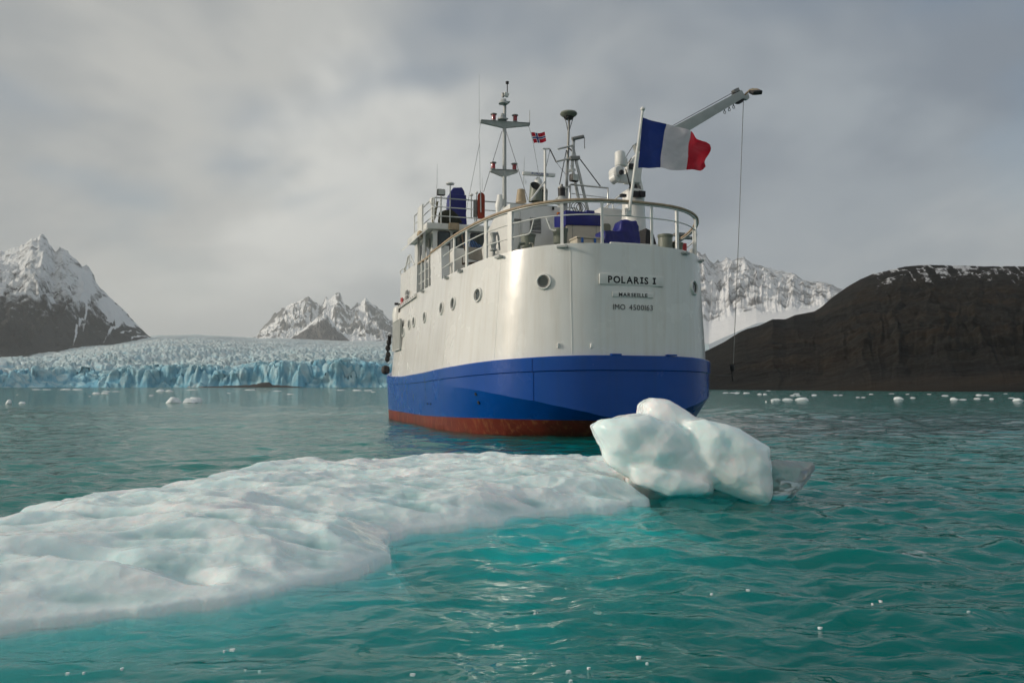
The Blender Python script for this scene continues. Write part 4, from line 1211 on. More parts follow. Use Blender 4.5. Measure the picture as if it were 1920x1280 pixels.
mb = MB(); mb.box((-4.15, 15.1, 5.18), (0.16, 0.12, 0.1)); mb.tube([(-4.15, 15.1, 5.18), (-3.9, 15.0, 5.1)], 0.025, 6); mb.build('side_lamp', BLACK, ship)

# ------------------------------------------------------------------ wheelhouse
mb = MB()
mb.box((0, 13.9, 6.64), (6.4, 3.8, 2.82))
wh = mb.build('wheelhouse', PAINT, ship, bevel=0.04)
mb = MB(); mb.prism([(-3.5, 11.82, 8.05), (3.5, 11.82, 8.05), (3.5, 16.0, 8.05), (-3.5, 16.0, 8.05)], (0, 0, 0), (0, 0, 0.27)); roof = mb.build('wheelhouse_roof', PAINT, ship, bevel=0.05)
def rounded_rect(cx, cz, w, h, r, y, n=5):
    pts = []
    for (sx, sz, a0) in ((1, -1, -90), (1, 1, 0), (-1, 1, 90), (-1, -1, 180)):
        for k in range(n + 1):
            a = R(a0 + 90 * k / n)
            pts.append((cx + sx * (w / 2 - r) + r * math.cos(a), y, cz + sz * (h / 2 - r) + r * math.sin(a)))
    return pts
for cx, w in ((-2.72, 0.48), (-2.02, 0.56), (-1.25, 0.56), (0.4, 0.56), (1.25, 0.56), (2.1, 0.56)):
    r1 = rounded_rect(cx, 7.52, w + 0.08, 0.98, 0.10, 11.985)
    mb = MB(); mb.prism(r1, (0, 0, 0), (0, 0.02, 0)); f_ = mb.build('window', BLACK, wh)
    mb = MB(); mb.prism(rounded_rect(cx, 7.52, w, 0.90, 0.08, 11.972), (0, 0, 0), (0, 0.01, 0)); mb.build('pane', GLASS, f_)
for k in range(3):
    mb = MB(); mb.box((-3.215, 12.75 + k * 0.95, 7.35), (0.03, 0.62, 0.8)); mb.build('window', GLASS, wh)
mb = MB(); mb.box((-0.9, 11.97, 6.35), (0.75, 0.05, 1.95)); d_ = mb.build('door', BLUEP, wh)
mb = MB(); mb.tube([(-0.62, 11.92, 6.3), (-0.62, 11.92, 6.5)], 0.02, 6); mb.build('handle', STEEL, d_)
mb = MB(); mb.box((-2.360, 11.720, 8.170), (0.44, 0.18, 0.30)); fl = mb.build('flood_lamp', TANP, ship, bevel=0.03)
mb = MB(); mb.box((-3.670, 12.200, 7.860), (0.26, 0.2, 0.22), (0, 0.3, 0.3)); mb.build('side_light', TANP, ship, bevel=0.03)
# port bridge wing with its slanted canopy and struts
mb = MB(); mb.prism([(-3.5, 11.6, 7.98), (-3.5, 15.0, 7.98), (-3.98, 15.0, 7.55), (-3.98, 11.9, 7.55)], (0, 0, 0), (0, 0, 0.06)); mb.build('wing_canopy', PAINT, ship)
for y_ in (12.1, 13.2):
    mb = MB(); mb.bar((-3.55, y_, 5.25), (-3.55, y_, 7.98), 0.10, 0.06); mb.build('strut', PAINT, ship)

# flying bridge rail
def straight_rail(name, pts, zs, z_base, r=0.022, posts=None, mat=PAINT):
    mb = MB(); mb.tube([(x, y, zs[-1]) for x, y in pts], r * 1.2, 8)
    o = mb.build(name, mat, ship)
    for z in zs[:-1]:
        m2 = MB(); m2.tube([(x, y, z) for x, y in pts], r, 6); m2.build('rail', PAINT, o)
    for (x, y) in (posts or pts):
        m2 = MB(); m2.tube([(x, y, z_base), (x, y, zs[-1])], r * 1.3, 6); m2.build('post', PAINT, o)
    return o
fr_ = straight_rail('bridge_railing', [(-3.25, 15.6), (-3.25, 11.8), (-3.2, 11.7), (3.2, 11.7), (3.25, 11.8), (3.25, 15.6)], [8.58, 8.96, 9.34], 8.31, posts=[(-3.25, 15.6), (-3.22, 11.72), (-1.45, 11.7), (-0.2, 11.7), (1.6, 11.7), (3.22, 11.72), (3.25, 15.6)], mat=GREYP)
mb = MB(); mb.box((-3.52, 13.0, 8.55), (0.06, 0.95, 1.35)); mb.build('wind_screen', PAINT, ship)
# flood light on a post, small domes and mushroom antennas
def lamp(p, w, h, d, rz, post_z, name='flood_light'):
    mb = MB(); mb.box((0, 0, 0), (w, d, h)); o = mb.build(name, BLACK, ship, bevel=0.05); o.location = p; o.rotation_euler = (0, 0, rz)
    m2 = MB(); m2.box((0, -d / 2 - 0.004, 0), (w * 0.82, 0.02, h * 0.78)); m2.build('lens', LENS, o)
    if post_z is not None:
        m2 = MB(); m2.tube([(0, 0, -h / 2), (0, 0, post_z - p[2])], 0.035, 8); m2.build('post', PAINT, o)
    return o
lamp((-2.900, 11.800, 9.600), 0.34, 0.27, 0.2, 0.0, 8.22)
def mushroom(p, r, z0, mat=RADOME, name='mushroom_antenna', cap_h=0.10):
    x, y, z = p
    mb = MB(); mb.lathe((x, y, z), [(0.02, -cap_h * 0.55), (r * 0.85, -cap_h * 0.3), (r, 0), (r * 0.8, cap_h * 0.45), (r * 0.3, cap_h * 0.7), (0.01, cap_h * 0.75)], 18)
    o = mb.build(name, mat, ship)
    m2 = MB(); m2.tube([(x, y, z0), (x, y, z - cap_h * 0.4)], 0.025, 8); m2.build('post', GREYP, o)
mushroom((-2.530, 11.700, 9.970), 0.19, 8.3)
mushroom((-1.550, 11.900, 9.610), 0.09, 8.6)
mushroom((-1.170, 12.400, 9.850), 0.07, 8.6)
mb = MB(); p = Vector((-3.220, 12.000, 9.260)); mb.lathe(p, [(0.10, -0.14), (0.125, -0.05), (0.12, 0.06), (0.08, 0.13), (0.02, 0.16)], 14); dm = mb.build('satellite_dome', RADOME, ship)
mb = MB(); mb.tube([p - Vector((0, 0, 0.12)), p - Vector((0, 0, 1.0))], 0.05, 8); mb.build('post', PAINT, dm)
mb = MB(); rnd = random.Random(3)
q0 = Vector((-3.050, 11.850, 9.210)); q1 = Vector((-3.220, 11.850, 8.300))
for k in range(4):
    mb.tube([q0.lerp(q1, t) + Vector((rnd.uniform(-.06, .06), rnd.uniform(-.04, .04), 0)) for t in np.linspace(0, 1, 9)], 0.022, 5)
mb.build('cable_bundle', paint('yellowed_cable', (0.20, 0.18, 0.11), 0.7, vary=0.5, scale=20), ship)
# whip antennas
for (a, b_, r) in (((-3.050, 12.000, 8.740), (-3.020, 12.000, 10.870), 0.010), ((0.430, 10.800, 9.990), (0.460, 10.800, 11.130), 0.010), ((0.530, 10.800, 10.000), (0.530, 10.800, 10.180), 0.012), ((-0.980, 12.200, 9.630), (-0.980, 12.200, 10.520), 0.008)):
    mb = MB(); mb.tube([a, b_], [r * 1.6, r * 0.6], 6); mb.build('whip_antenna', GREYP, ship)

# ------------------------------------------------------------------ main mast
YM = 10.0
mb = MB()
m_base, m_mid, m_top = Vector((-0.680, 10.000, 7.620)), Vector((-0.680, 10.000, 12.250)), Vector((-0.660, 10.000, 13.230))
m_base.z = 5.3
mb.tube([m_base, m_base.lerp(m_mid, 0.5), m_mid, m_top], [0.105, 0.09, 0.075, 0.06], 12)
mast = mb.build('main_mast', GREYP, ship)
def crosstree(a, b, c, depth):
    """tapered wing: deepest at the mast"""
    a, b, c = Vector(a), Vector(b), Vector(c)
    mb = MB()
    for e in (a, b):
        mb.prism([c + Vector((0, -.09, 0.03)), e + Vector((0, -.07, 0.03)), e + Vector((0, -.05, -0.04)), c + Vector((0, -.05, -depth))], (0, 0, 0), (0, 0.16, 0))
    mb.box((a + b) / 2 + Vector((0, 0, 0.045)), ((b - a).length, 0.2, 0.02), (0, -math.atan2(b.z - a.z, b.x - a.x), 0))
    return mb.build('crosstree', GREYP, mast)
crosstree((-1.700, 10.000, 12.190), (0.410, 10.000, 12.280), (-0.680, 10.000, 12.250), 0.22)
crosstree((-1.270, 10.000, 10.210), (-0.120, 10.000, 10.260), (-0.700, 10.000, 10.210), 0.22)
def lantern_full(p, s=1.0):
    p = Vector(p); mb = MB()
    mb.lathe(p, [(0.11 * s, 0), (0.12 * s, 0.03 * s), (0.09 * s, 0.06 * s)], 14, mi=0)
    mb.lathe(p + Vector((0, 0, 0.06 * s)), [(0.088 * s, 0), (0.095 * s, 0.11 * s), (0.088 * s, 0.22 * s)], 14, mi=1)
    mb.lathe(p + Vector((0, 0, 0.28 * s)), [(0.10 * s, 0), (0.14 * s, 0.015 * s), (0.14 * s, 0.05 * s), (0.05 * s, 0.08 * s)], 14, mi=0)
    mb.build('signal_lantern', [STEEL, REDGL], mast)
lantern_full((-1.140, 10.000, 12.250), 0.95); lantern_full((-0.220, 10.000, 12.300), 0.95)
lantern_full((-1.160, 10.000, 10.240), 0.95); lantern_full((-0.250, 10.000, 10.270), 0.95)
# lamps on the mast front and the top fittings
for (px, sh) in ((0, 0),):
    p = Vector((-0.800, 9.900, 12.380)); mb = MB(); mb.lathe(p, [(0.2, -0.06), (0.19, 0.0), (0.08, 0.05), (0.06, 0.2)], 12); mb.box(p + Vector((0.1, 0.1, 0.02)), (0.3, 0.2, 0.04)); mb.build('mast_lamp', GREYP, mast)
    p = Vector((-0.760, 9.900, 13.050)); mb = MB(); mb.lathe(p, [(0.2, -0.06), (0.17, 0.02), (0.1, 0.12)], 12); mb.box(p + Vector((0.12, 0.1, 0.06)), (0.34, 0.2, 0.04)); mb.build('mast_lamp', GREYP, mast)
    p = Vector((-0.610, 10.000, 13.420)); mb = MB(); mb.box(p, (0.2, 0.2, 0.17), (0.2, 0.3, 0)); mb.build('mast_lamp', RADOME, mast, bevel=0.03)
    p = Vector((-0.750, 10.000, 13.400)); mb = MB(); mb.lathe(p, [(0.05, -.1), (0.05, .08)], 10); mb.build('mast_lamp', STEEL, mast)
a = Vector((-0.560, 10.000, 13.510)); b_ = Vector((-0.560, 10.000, 13.940))
mb = MB(); mb.tube([a, b_], 0.02, 8); mb.lathe(b_, [(0.05, -.06), (0.07, -.05), (.07, -.03), (.03, -.02), (.03, 0), (.075, .01), (.075, .03), (.02, .05)], 14); mb.build('wind_sensor', BLACK, mast)
def wire(name, pts, r=0.008, parent=ship, mat=None):
    mb = MB(); mb.tube(pts, r, 5); return mb.build(name, mat or WIRE, parent)
wire('stay', [(-0.790, 10.000, 11.880), (-1.270, 11.000, 9.560)], 0.011, mast)
wire('stay', [(-0.610, 10.000, 11.900), (-0.370, 8.000, 8.600)], 0.011, mast)
wire('halyard', [(-1.700, 10.000, 12.140), (-1.770, 10.000, 11.590), (-1.740, 10.000, 11.300), (-1.550, 10.500, 8.650)], 0.009, mast, GREYP)
wire('halyard', [(-1.740, 10.000, 11.300), (-1.770, 12.000, 8.830)], 0.007, mast)
wire('halyard', [(0.370, 10.000, 12.230), (0.480, 10.000, 11.880), (0.600, 10.000, 11.380), (0.810, 10.000, 10.270)], 0.007, mast)
mb = MB(); mb.tube([(-1.760, 10.000, 12.090), (-1.760, 10.000, 14.170)], [0.010, 0.004], 5); mb.build('whip_antenna', GREYP, mast)
mb = MB(); mb.tube([(0.420, 10.000, 12.280), (0.420, 10.000, 12.890)], [0.014, 0.010], 5); mb.build('whip_antenna', STEEL, mast)

# ------------------------------------------------------------------ deckhouse on the after deck
mb = MB()
DH = [(-1.77, 6.0, 5.2), (-1.77, 9.6, 5.2), (-1.77, 9.6, 6.9), (-1.77, 8.8, 7.45), (-1.77, 7.6, 7.93), (-1.77, 6.0, 7.95)]
mb.prism(DH, (0, 0, 0), (1.95, 0, 0))
dh = mb.build('deckhouse', PAINT, ship, bevel=0.02)
mb = MB(); mb.box((-0.80, 5.985, 6.50), (1.05, 0.03, 2.0)); door = mb.build('door', PAINT, dh, bevel=0.008)
lx, lz = (-0.820, 5.970, 7.270)[0], (-0.820, 5.970, 7.270)[2]
for k in range(9):
    mb = MB(); mb.box((lx, 5.955, lz + 0.20 - k * 0.050), (0.42, 0.05, 0.022), (R(35), 0, 0)); mb.build('louvre_slat', GREYP, door)
mb = MB(); mb.box((lx, 5.972, lz), (0.42, 0.012, 0.46)); mb.build('louvre_opening', BLACK, door)
mb = MB(); mb.box((lx, 5.96, lz - 0.30), (0.42, 0.03, 0.05)); mb.build('door_rail', STEEL, door)
mb = MB(); mb.tube([(-0.310, 5.950, 7.410), (-0.310, 5.950, 7.260)], 0.02, 6); mb.build('handle', STEEL, door)
mb = MB(); mb.tube([(-1.630, 5.950, 7.370), (-1.370, 5.950, 7.380)], 0.035, 8); mb.build('door_latch', STEEL, dh)
mb = MB(); mb.tube([(-1.410, 5.950, 7.690), (-1.450, 5.950, 6.310)], 0.018, 6); mb.build('conduit', GREYP, dh)
mb = MB(); mb.box((-0.140, 5.960, 7.880), (0.07, 0.05, 0.11)); mb.build('junction_box', BLACK, dh)
mb = MB(); mb.box((0.040, 5.900, 7.680), (0.10, 0.12, 0.11)); mb.build('deck_light', AMBER, dh, bevel=0.02)
# tan cowl on the deckhouse roof
p = Vector((-1.040, 6.900, 8.250)); mb = MB(); mb.lathe(p, [(0.20, -0.02), (0.20, 0.06), (0.185, 0.1), (0.135, 0.46), (0.10, 0.48)], 20); mb.build('vent_cowl', TANP, ship)
# exhaust stacks with slanted dark mouths
def exhaust(pb, h, r, lean):
    pb = Vector(pb); n = 20
    vs = []; 
    for k in range(n):
        t = 2 * math.pi * k / n; vs.append(pb + Vector((r * math.cos(t), r * math.sin(t), 0)))
    for q in (1.0, 0.86):
        for k in range(n):
            t = 2 * math.pi * k / n
            vs.append(pb + Vector((lean + r * q * math.cos(t), r * q * math.sin(t), h + 0.9 * r * math.sin(t))))
    for k in range(n):
        t = 2 * math.pi * k / n; vs.append(pb + Vector((lean * 0.6 + r * 0.84 * math.cos(t), r * 0.84 * math.sin(t), h * 0.4)))
    mb = MB()
    for i in range(3):
        mb.add([], [])
    fs0 = [(k, (k + 1) % n, n + (k + 1) % n, n + k) for k in range(n)] + [(n + k, n + (k + 1) % n, 2 * n + (k + 1) % n, 2 * n + k) for k in range(n)]
    fs1 = [(2 * n + k, 2 * n + (k + 1) % n, 3 * n + (k + 1) % n, 3 * n + k) for k in range(n)] + [tuple(3 * n + k for k in range(n))]
    mb.add(vs, fs0, 0)
    mb.f += fs1; mb.m += [1] * len(fs1)
    return mb.build('exhaust_pipe', [GREEN, BLACK], ship)
exhaust((0.130, 8.600, 8.730), 0.62, 0.25, 0.06)
exhaust((0.600, 8.900, 8.830), 0.50, 0.16, 0.02)
# radar scanner on its pedestal
rp = Vector((0.640, 9.600, 9.870))
mb = MB(); mb.lathe(rp, [(0.16, -0.30), (0.17, -0.1), (0.15, 0.0), (0.10, 0.06), (0.07, 0.12)], 16); mb.tube([rp - Vector((0, 0, 0.3)), rp - Vector((0, 0, 1.6))], 0.09, 10); radar = mb.build('radar', RADOME, ship)
ra, rb = Vector((-0.040, 9.600, 10.100)), Vector((1.370, 9.600, 10.130))
mb = MB(); mb.bar(ra, rb, 0.16, 0.15); sc = mb.build('scanner_bar', RADOME, radar, bevel=0.04)
g = glyphs('FURUNO', (rb - ra).length * 0.52, 0.075, weight=0.03, serif_I=False)
LETB = paint('blue_lettering', (0.02, 0.04, 0.25), 0.5)
for q in g:
    l = q.build('letter', LETB, radar, smooth=0); l.location = (ra + rb) / 2 + Vector((0.03, -0.085, 0.0)); l.rotation_euler = (0, -math.atan2((rb - ra).z, (rb - ra).x), 0)
# white pole with brace
mb = MB(); mb.tube([(0.170, 7.600, 8.370), (0.180, 7.600, 10.560)], 0.05, 10); mb.tube([(0.180, 7.600, 9.320), (-0.630, 7.000, 8.360)], 0.035, 8); mb.bar((0.070, 7.600, 10.550), (0.380, 7.600, 10.580), 0.08, 0.04); mb.build('derrick_post', PAINT, ship)
wire('rope', [(0.380, 7.600, 10.560), (0.480, 7.200, 9.960)], 0.025); wire('rope', [(0.380, 7.600, 10.540), (0.150, 7.400, 9.820)], 0.010)
wire('rope', [(0.480, 7.200, 9.960), (0.830, 7.000, 9.410)], 0.008)
# tall dark mast with the satellite disc
dm = MB(); db, dt = Vector((0.950, 7.400, 8.180)), Vector((1.100, 7.400, 11.780)); dm.tube([db, db.lerp(dt, .45), dt], [0.06, 0.055, 0.04], 10)
for q_ in ((0.920, 7.400, 11.830), (1.280, 7.400, 11.870)): dm.tube([(1.070, 7.400, 11.200), q_], 0.016, 6)
disc_mast = dm.build('antenna_mast', STEEL, ship)
p = Vector((1.080, 7.400, 11.950)); mb = MB(); mb.lathe(p, [(0.12, -0.14), (0.20, -0.12), (0.30, -0.05), (0.335, 0.0), (0.31, 0.06), (0.20, 0.10), (0.05, 0.12)], 28); mb.build('satellite_disc', GREEN, disc_mast)
mb = MB(); mb.lathe(p, [(0.16, -0.20), (0.20, -0.12)], 20); mb.build('disc_base', BLACK, disc_mast)
wire('stay', [(0.980, 7.400, 10.520), (0.530, 7.000, 9.060)], 0.018, disc_mast); 
# A-frame of aluminium tubes
mb = MB()
mb.bar((1.040, 6.800, 10.770), (0.970, 6.800, 9.680), 0.085, 0.085)
mb.bar((0.990, 6.800, 10.500), (1.620, 6.800, 8.040), 0.085, 0.085); mb.bar((0.950, 6.800, 9.780), (1.330, 6.800, 8.020), 0.085, 0.085); mb.bar((0.860, 7.000, 10.030), (0.760, 7.000, 8.020), 0.085, 0.085)
mb.bar((0.840, 6.900, 9.570), (1.100, 6.800, 9.630), 0.08, 0.08)
aframe = mb.build('a_frame', ALU, ship)
mb = MB(); mb.tube([(0.390, 6.800, 10.340), (1.000, 6.800, 10.540)], 0.035, 8); mb.tube([(0.360, 6.900, 9.890), (0.910, 6.800, 10.040)], 0.035, 8); mb.build('cross_tube', ALU, aframe)
mb = MB(); mb.box((1.040, 6.750, 10.040), (0.40, 0.2, 0.14), (0, -0.12, 0)); mb.build('bracket', STEEL, aframe, bevel=0.02)
mb = MB(); a, b_ = Vector((0.930, 6.700, 10.750)), Vector((1.390, 6.700, 10.890)); mb.tube([a, b_], 0.07, 10); mb.tube([b_, b_ + Vector((0.05, 0, -0.05)), (1.430, 6.700, 10.610), (1.440, 6.700, 10.430)], 0.014, 6); mb.build('arm_float', STEEL, aframe)
lamp((0.910, 6.500, 9.210), 0.34, 0.28, 0.2, 0.3, None, 'work_light')
wire('stay', [(1.300, 6.800, 10.030), (1.900, 6.300, 8.920)], 0.022); wire('stay', [(0.900, 7.000, 10.500), (1.020, 6.800, 10.290)], 0.03)
# tube frame behind the covered locker
mb = MB(); mb.tube([(0.560, 6.600, 8.760), (0.840, 6.600, 8.990), (2.160, 6.200, 8.860), (2.130, 6.200, 7.910)], 0.035, 8); mb.tube([(0.800, 6.600, 8.940), (0.770, 6.600, 7.890)], 0.04, 8); mb.tube([(0.800, 6.500, 8.620), (2.130, 6.200, 8.490)], 0.015, 6); mb.build('tube_frame', ALU, ship)
mb = MB(); mb.tube([(1.460, 5.500, 7.870), (1.710, 5.500, 7.950), (2.320, 5.200, 8.490), (2.540, 5.000, 8.620)], 0.03, 8); mb.tube([(1.970, 5.400, 8.200), (1.960, 5.400, 7.530)], 0.03, 8); mb.tube([(1.750, 5.400, 7.720), (2.150, 5.200, 8.050)], 0.012, 6); mb.build('ladder_rail', PAINT, ship)
mushroom((1.750, 5.800, 8.190), 0.06, 6.8, GREYP)
# mooring light / capstan head on the locker top
p = Vector((0.330, 6.300, 7.920)); mb = MB(); mb.lathe(p, [(0.16, -0.10), (0.16, 0.0), (0.17, 0.12), (0.11, 0.18), (0.20, 0.22), (0.22, 0.30), (0.15, 0.44), (0.13, 0.50)], 16); cap = mb.build('search_light', GREYP, ship)
mb = MB(); mb.lathe(p + Vector((0, 0, 0.5)), [(0.13, 0), (0.135, 0.30)], 16); mb.build('lens', BLACK, cap)
mb = MB(); mb.lathe(p + Vector((0, 0, 0.8)), [(0.145, 0), (0.14, 0.05), (0.06, 0.08), (0.05, 0.16)], 16); mb.build('cap', STEEL, cap)
p = Vector((0.260, 6.500, 8.340)); mb = MB(); mb.hull([p + Vector(v) for v in ((-.16, 0, -.1), (.16, 0, -.1), (-.16, .3, -.1), (.16, .3, -.1), (.02, 0, .12), (.14, 0, .14), (.02, .3, .12), (.14, .3, .14))]); mb.build('junction_cover', GREYP, ship)
mb = MB()
for k in range(3):
    q = Vector((0.430, 5.200, 7.810)) + Vector((0.12 * k, 0.05 * k, 0)); mb.tube([q + Vector((0.17 * math.cos(t), 0.03 * math.sin(3 * t), 0.17 * math.sin(t))) for t in np.linspace(0, 2 * math.pi, 17)[:-1]], 0.014, 6, closed=True)
mb.build('coiled_cable', BLACK, ship)
# white vent pipe with a flanged valve beside the deckhouse
p = Vector((-2.690, 5.000, 5.980)); mb = MB(); mb.lathe(p, [(0.06, -0.3), (0.06, 0.05), (0.13, 0.07), (0.13, 0.11), (0.08, 0.15), (0.10, 0.26), (0.12, 0.34), (0.08, 0.46), (0.09, 0.56), (0.12, 0.62), (0.13, 0.66), (0.07, 0.70)], 14)
mb.tube([p + Vector((0.02, 0, 0.66)), p + Vector((0.14, 0, 0.70)), p + Vector((0.18, 0, 0.55)), p + Vector((0.22, 0, 0.10))], 0.035, 8); mb.build('vent_pipe', GREYP, ship)
# white horn-shaped ventilator forward of the deckhouse
p = Vector((-1.260, 9.000, 8.360)); mb = MB(); mb.tube([p + Vector((0, 0, -0.4)), p, p + Vector((0.02, 0, 0.2)), p + Vector((0.06, 0, 0.42)), p + Vector((0.06, 0, 0.62))], [0.08, 0.10, 0.15, 0.12, 0.10], 14); mb.build('ventilator', RADOME, ship)
p = Vector((-1.220, 9.000, 8.800)); mb = MB(); mb.hull([p + Vector(v) for v in ((.1, 0, .0), (.32, 0, .08), (.14, 0, -.3), (.1, .2, 0), (.32, .2, .08), (.14, .2, -.3))]); mb.build('ventilator_hood', GREYP, ship)

# mooring bollards
def bollard(p, h, r0, r1):
    mb = MB(); mb.lathe(p, [(r0 * 0.9, -0.15), (r0 * 0.92, 0), (r0, h * 0.25), (r1 * 0.97, h * 0.86), (r1 * 1.06, h * 0.9), (r1 * 1.08, h), (r1 * 0.9, h + 0.01)], 22)
    return mb.build('bollard', GREEN, ship)
bollard((-2.52, 2.0, 5.58), 0.48, 0.19, 0.23); bollard((-1.46, 2.0, 5.45), 0.86, 0.20, 0.23)
bollard((1.76, 1.25, 5.45), 0.73, 0.235, 0.225); bollard((2.19, 1.25, 5.4), 0.55, 0.15, 0.17)
mb = MB(); p = Vector((-2.710, 1.800, 5.690)); mb.tube([p + Vector((-.18, 0, -.1)), p + Vector((-.14, 0, .04)), p + Vector((.02, 0, .06))], 0.045, 8); mb.build('hose_end', GREEN, ship)
mb = MB(); p = Vector((-2.590, 1.500, 5.710)); mb.tube([p + Vector((-.06, 0, .0)), p + Vector((.03, 0, .0)), p + Vector((.06, 0, -.06)), p + Vector((.05, 0, -.18))], 0.028, 8); mb.build('drain_pipe', BEIGE, ship)
mb = MB(); p = Vector((4.150, 4.500, 6.920)); mb.box(p, (0.32, 0.3, 0.10)); mb.box(p + Vector((0.3, 0, -0.1)), (0.7, 0.2, 0.08)); mb.build('deck_fitting', STEEL, ship)
mb = MB(); mb.hull([Vector((2.340, 3.200, 6.430)) + Vector(v) for v in ((-.25, 0, -.4), (.3, 0, -.55), (-.25, .5, -.4), (.3, .5, -.55), (-.2, 0, .35), (-.2, .5, .35), (.05, 0, .25), (.05, .5, .25))]); mb.build('winch_cover', BLACK, ship)
mb = MB(); mb.box((2.080, 5.600, 7.290), (1.3, 0.6, 1.2)); lk = mb.build('deck_locker', PAINT, ship, bevel=0.03)
mb = MB(); mb.prism(rounded_rect((1.660, 5.250, 7.130)[0], (1.660, 5.250, 7.130)[2], 0.30, 0.36, 0.09, 5.27), (0, 0, 0), (0, 0.05, 0)); mb.build('hatch', GREEN, lk)
# red jerrican just visible on the starboard quarter
mb = MB(); mb.box((2.840, 2.000, 5.930), (0.16, 0.2, 0.34)); o = mb.build('fuel_can', SUNNED, None, bevel=0.03)
mb = MB(); mb.lathe((2.990, 1.700, 5.790), [(0.04, -.2), (.09, -.15), (.10, .0), (.05, .1)], 12); mb.build('cleat', GREYP, ship)

# ------------------------------------------------------------------ crane
YC = 4.2
cx = (2.180, 4.200, 7.120)[0]
mb = MB(); mb.lathe((cx, YC, 5.2), [(0.50, 0), (0.50, 0.9), (0.44, 1.6), (0.40, 2.4), (0.38, 2.95), (0.36, 3.05), (0.25, 3.12)], 28); crane = mb.build('deck_crane', PAINT, ship)
mb = MB(); mb.lathe((cx, YC, 8.30), [(0.18, 0), (0.16, 0.08), (0.12, 0.2)], 16); mb.build('slew_ring', BLACK, crane)
K = [(1.870, 4.200, 8.530), (2.380, 4.200, 8.550), (2.450, 4.200, 9.070), (2.420, 4.200, 9.690), (2.290, 4.200, 9.590), (2.080, 4.200, 9.380), (1.930, 4.200, 9.120)]
mb = MB(); mb.prism([Vector(p) + Vector((0, -.17, 0)) for p in K], (0, 0, 0), (0, 0.34, 0)); mb.build('crane_head', PAINT, crane, bevel=0.02)
mb = MB(); mb.prism([Vector(p) + Vector((0, -.12, 0)) for p in ((2.410, 4.200, 8.740), (2.530, 4.200, 8.320), (2.460, 4.200, 8.310), (2.340, 4.200, 8.550))], (0, 0, 0), (0, .2, 0)); mb.build('lug', PAINT, crane)
mb = MB(); mb.box((2.010, 3.980, 9.090), (0.18, 0.06, 0.18)); mb.build('inspection_plate', BLACK, crane)
# winch: vertical drum cover, motor and arm
p = Vector((1.580, 4.000, 9.070)); mb = MB(); mb.lathe(p, [(0.17, 0), (0.185, 0.03), (0.185, 0.42), (0.16, 0.49), (0.08, 0.52)], 22); mb.build('winch_cover', RADOME, crane)
mb = MB(); mb.box(p + Vector((0.17, 0, 0.13)), (0.14, 0.18, 0.28)); mb.build('winch_bracket', PAINT, crane)
p = Vector((1.460, 3.950, 8.840)); mb = MB(); mb.lathe(p + Vector((0, 0.2, 0)), [(0.16, -0.36), (0.20, -0.32), (0.20, 0.1), (0.15, 0.15)], 22, axis=(0, 1, 0)); mb.build('winch_motor', RADOME, crane)
p2 = Vector((1.360, 4.000, 8.610)); mb = MB(); mb.lathe(p2, [(0.10, -0.15), (0.17, -0.12), (0.18, 0.1), (0.12, 0.16)], 18, axis=(0.4, -0.6, 0.3)); mb.build('winch_gear', RADOME, crane)
mb = MB(); mb.lathe(Vector((1.450, 3.720, 8.750)), [(0.07, 0), (0.085, 0.02), (0.085, 0.09), (0.04, 0.1)], 16, axis=(0.2, -1, 0)); mb.build('camera_eye', BLACK, crane)
mb = MB(); mb.bar((1.570, 4.100, 8.650), (2.130, 4.150, 8.690), 0.24, 0.26); mb.build('winch_arm', PAINT, crane)
wire('hydraulic_hose', [(1.740, 3.900, 8.950), (1.810, 3.850, 8.610), (1.940, 3.950, 8.320)], 0.022, crane); wire('rope', [(1.820, 4.100, 9.380), (2.190, 4.200, 9.900)], 0.012, crane); wire('rope', [(1.880, 4.100, 9.160), (2.120, 4.200, 9.440)], 0.018, crane)
# flood lights on the collar of the column
for q_ in ((2.020, 3.750, 8.060), (2.270, 3.750, 8.080)):
    mb = MB(); q = Vector(q_); mb.box(q, (0.24, 0.12, 0.20)); mb.lathe(q + Vector((-0.05, -0.05, 0)), [(0.07, 0), (0.08, 0.04)], 12, axis=(0, -1, 0)); mb.build('column_light', BLACK, crane)
mb = MB(); q = Vector((1.560, 3.750, 7.970)); mb.box(q, (0.20, 0.14, 0.10)); mb.build('column_light', BLACK, crane)
# boom: box section rising to starboard, with sheave head and lamp
bA, bB = Vector((2.370, 4.200, 9.630)), Vector((6.690, 4.200, 12.260))
dirb = (bB - bA).normalized(); upb = Vector((-dirb.z, 0, dirb.x))
mb = MB()
vs = []
for pnt, hh, ww in ((bA, 0.24, 0.15), (bB, 0.145, 0.11)):
    for i, j in ((-1, -1), (1, -1), (1, 1), (-1, 1)): vs.append(pnt + Vector((0, i * ww, 0)) + upb * j * hh)
mb.add(vs, [(3, 2, 1, 0), (4, 5, 6, 7), (0, 1, 5, 4), (1, 2, 6, 5), (2, 3, 7, 6), (3, 0, 4, 7)]); boom = mb.build('boom', GREYP, crane, bevel=0.015)
mb = MB(); mb.prism([Vector(p) + Vector((0, -.1, 0)) for p in ((2.190, 4.200, 9.920), (2.460, 4.200, 10.100), (2.580, 4.200, 9.880), (2.370, 4.200, 9.630))], (0, 0, 0), (0, 0.2, 0)); mb.build('boom_heel', GREYP, crane)
mb = MB(); mb.lathe(Vector((6.510, 4.120, 12.130)), [(0.24, 0), (0.25, 0.03), (0.25, 0.13), (0.24, 0.16)], 20, axis=(0, 1, 0)); mb.build('sheave', BLACK, crane)
mb = MB(); mb.prism([Vector(p) + Vector((0, -.08, 0)) for p in ((6.660, 4.200, 12.120), (6.920, 4.200, 12.290), (6.960, 4.200, 12.150), (6.910, 4.200, 12.070), (6.660, 4.200, 12.060))], (0, 0, 0), (0, .16, 0)); mb.build('boom_tip', GREYP, crane)
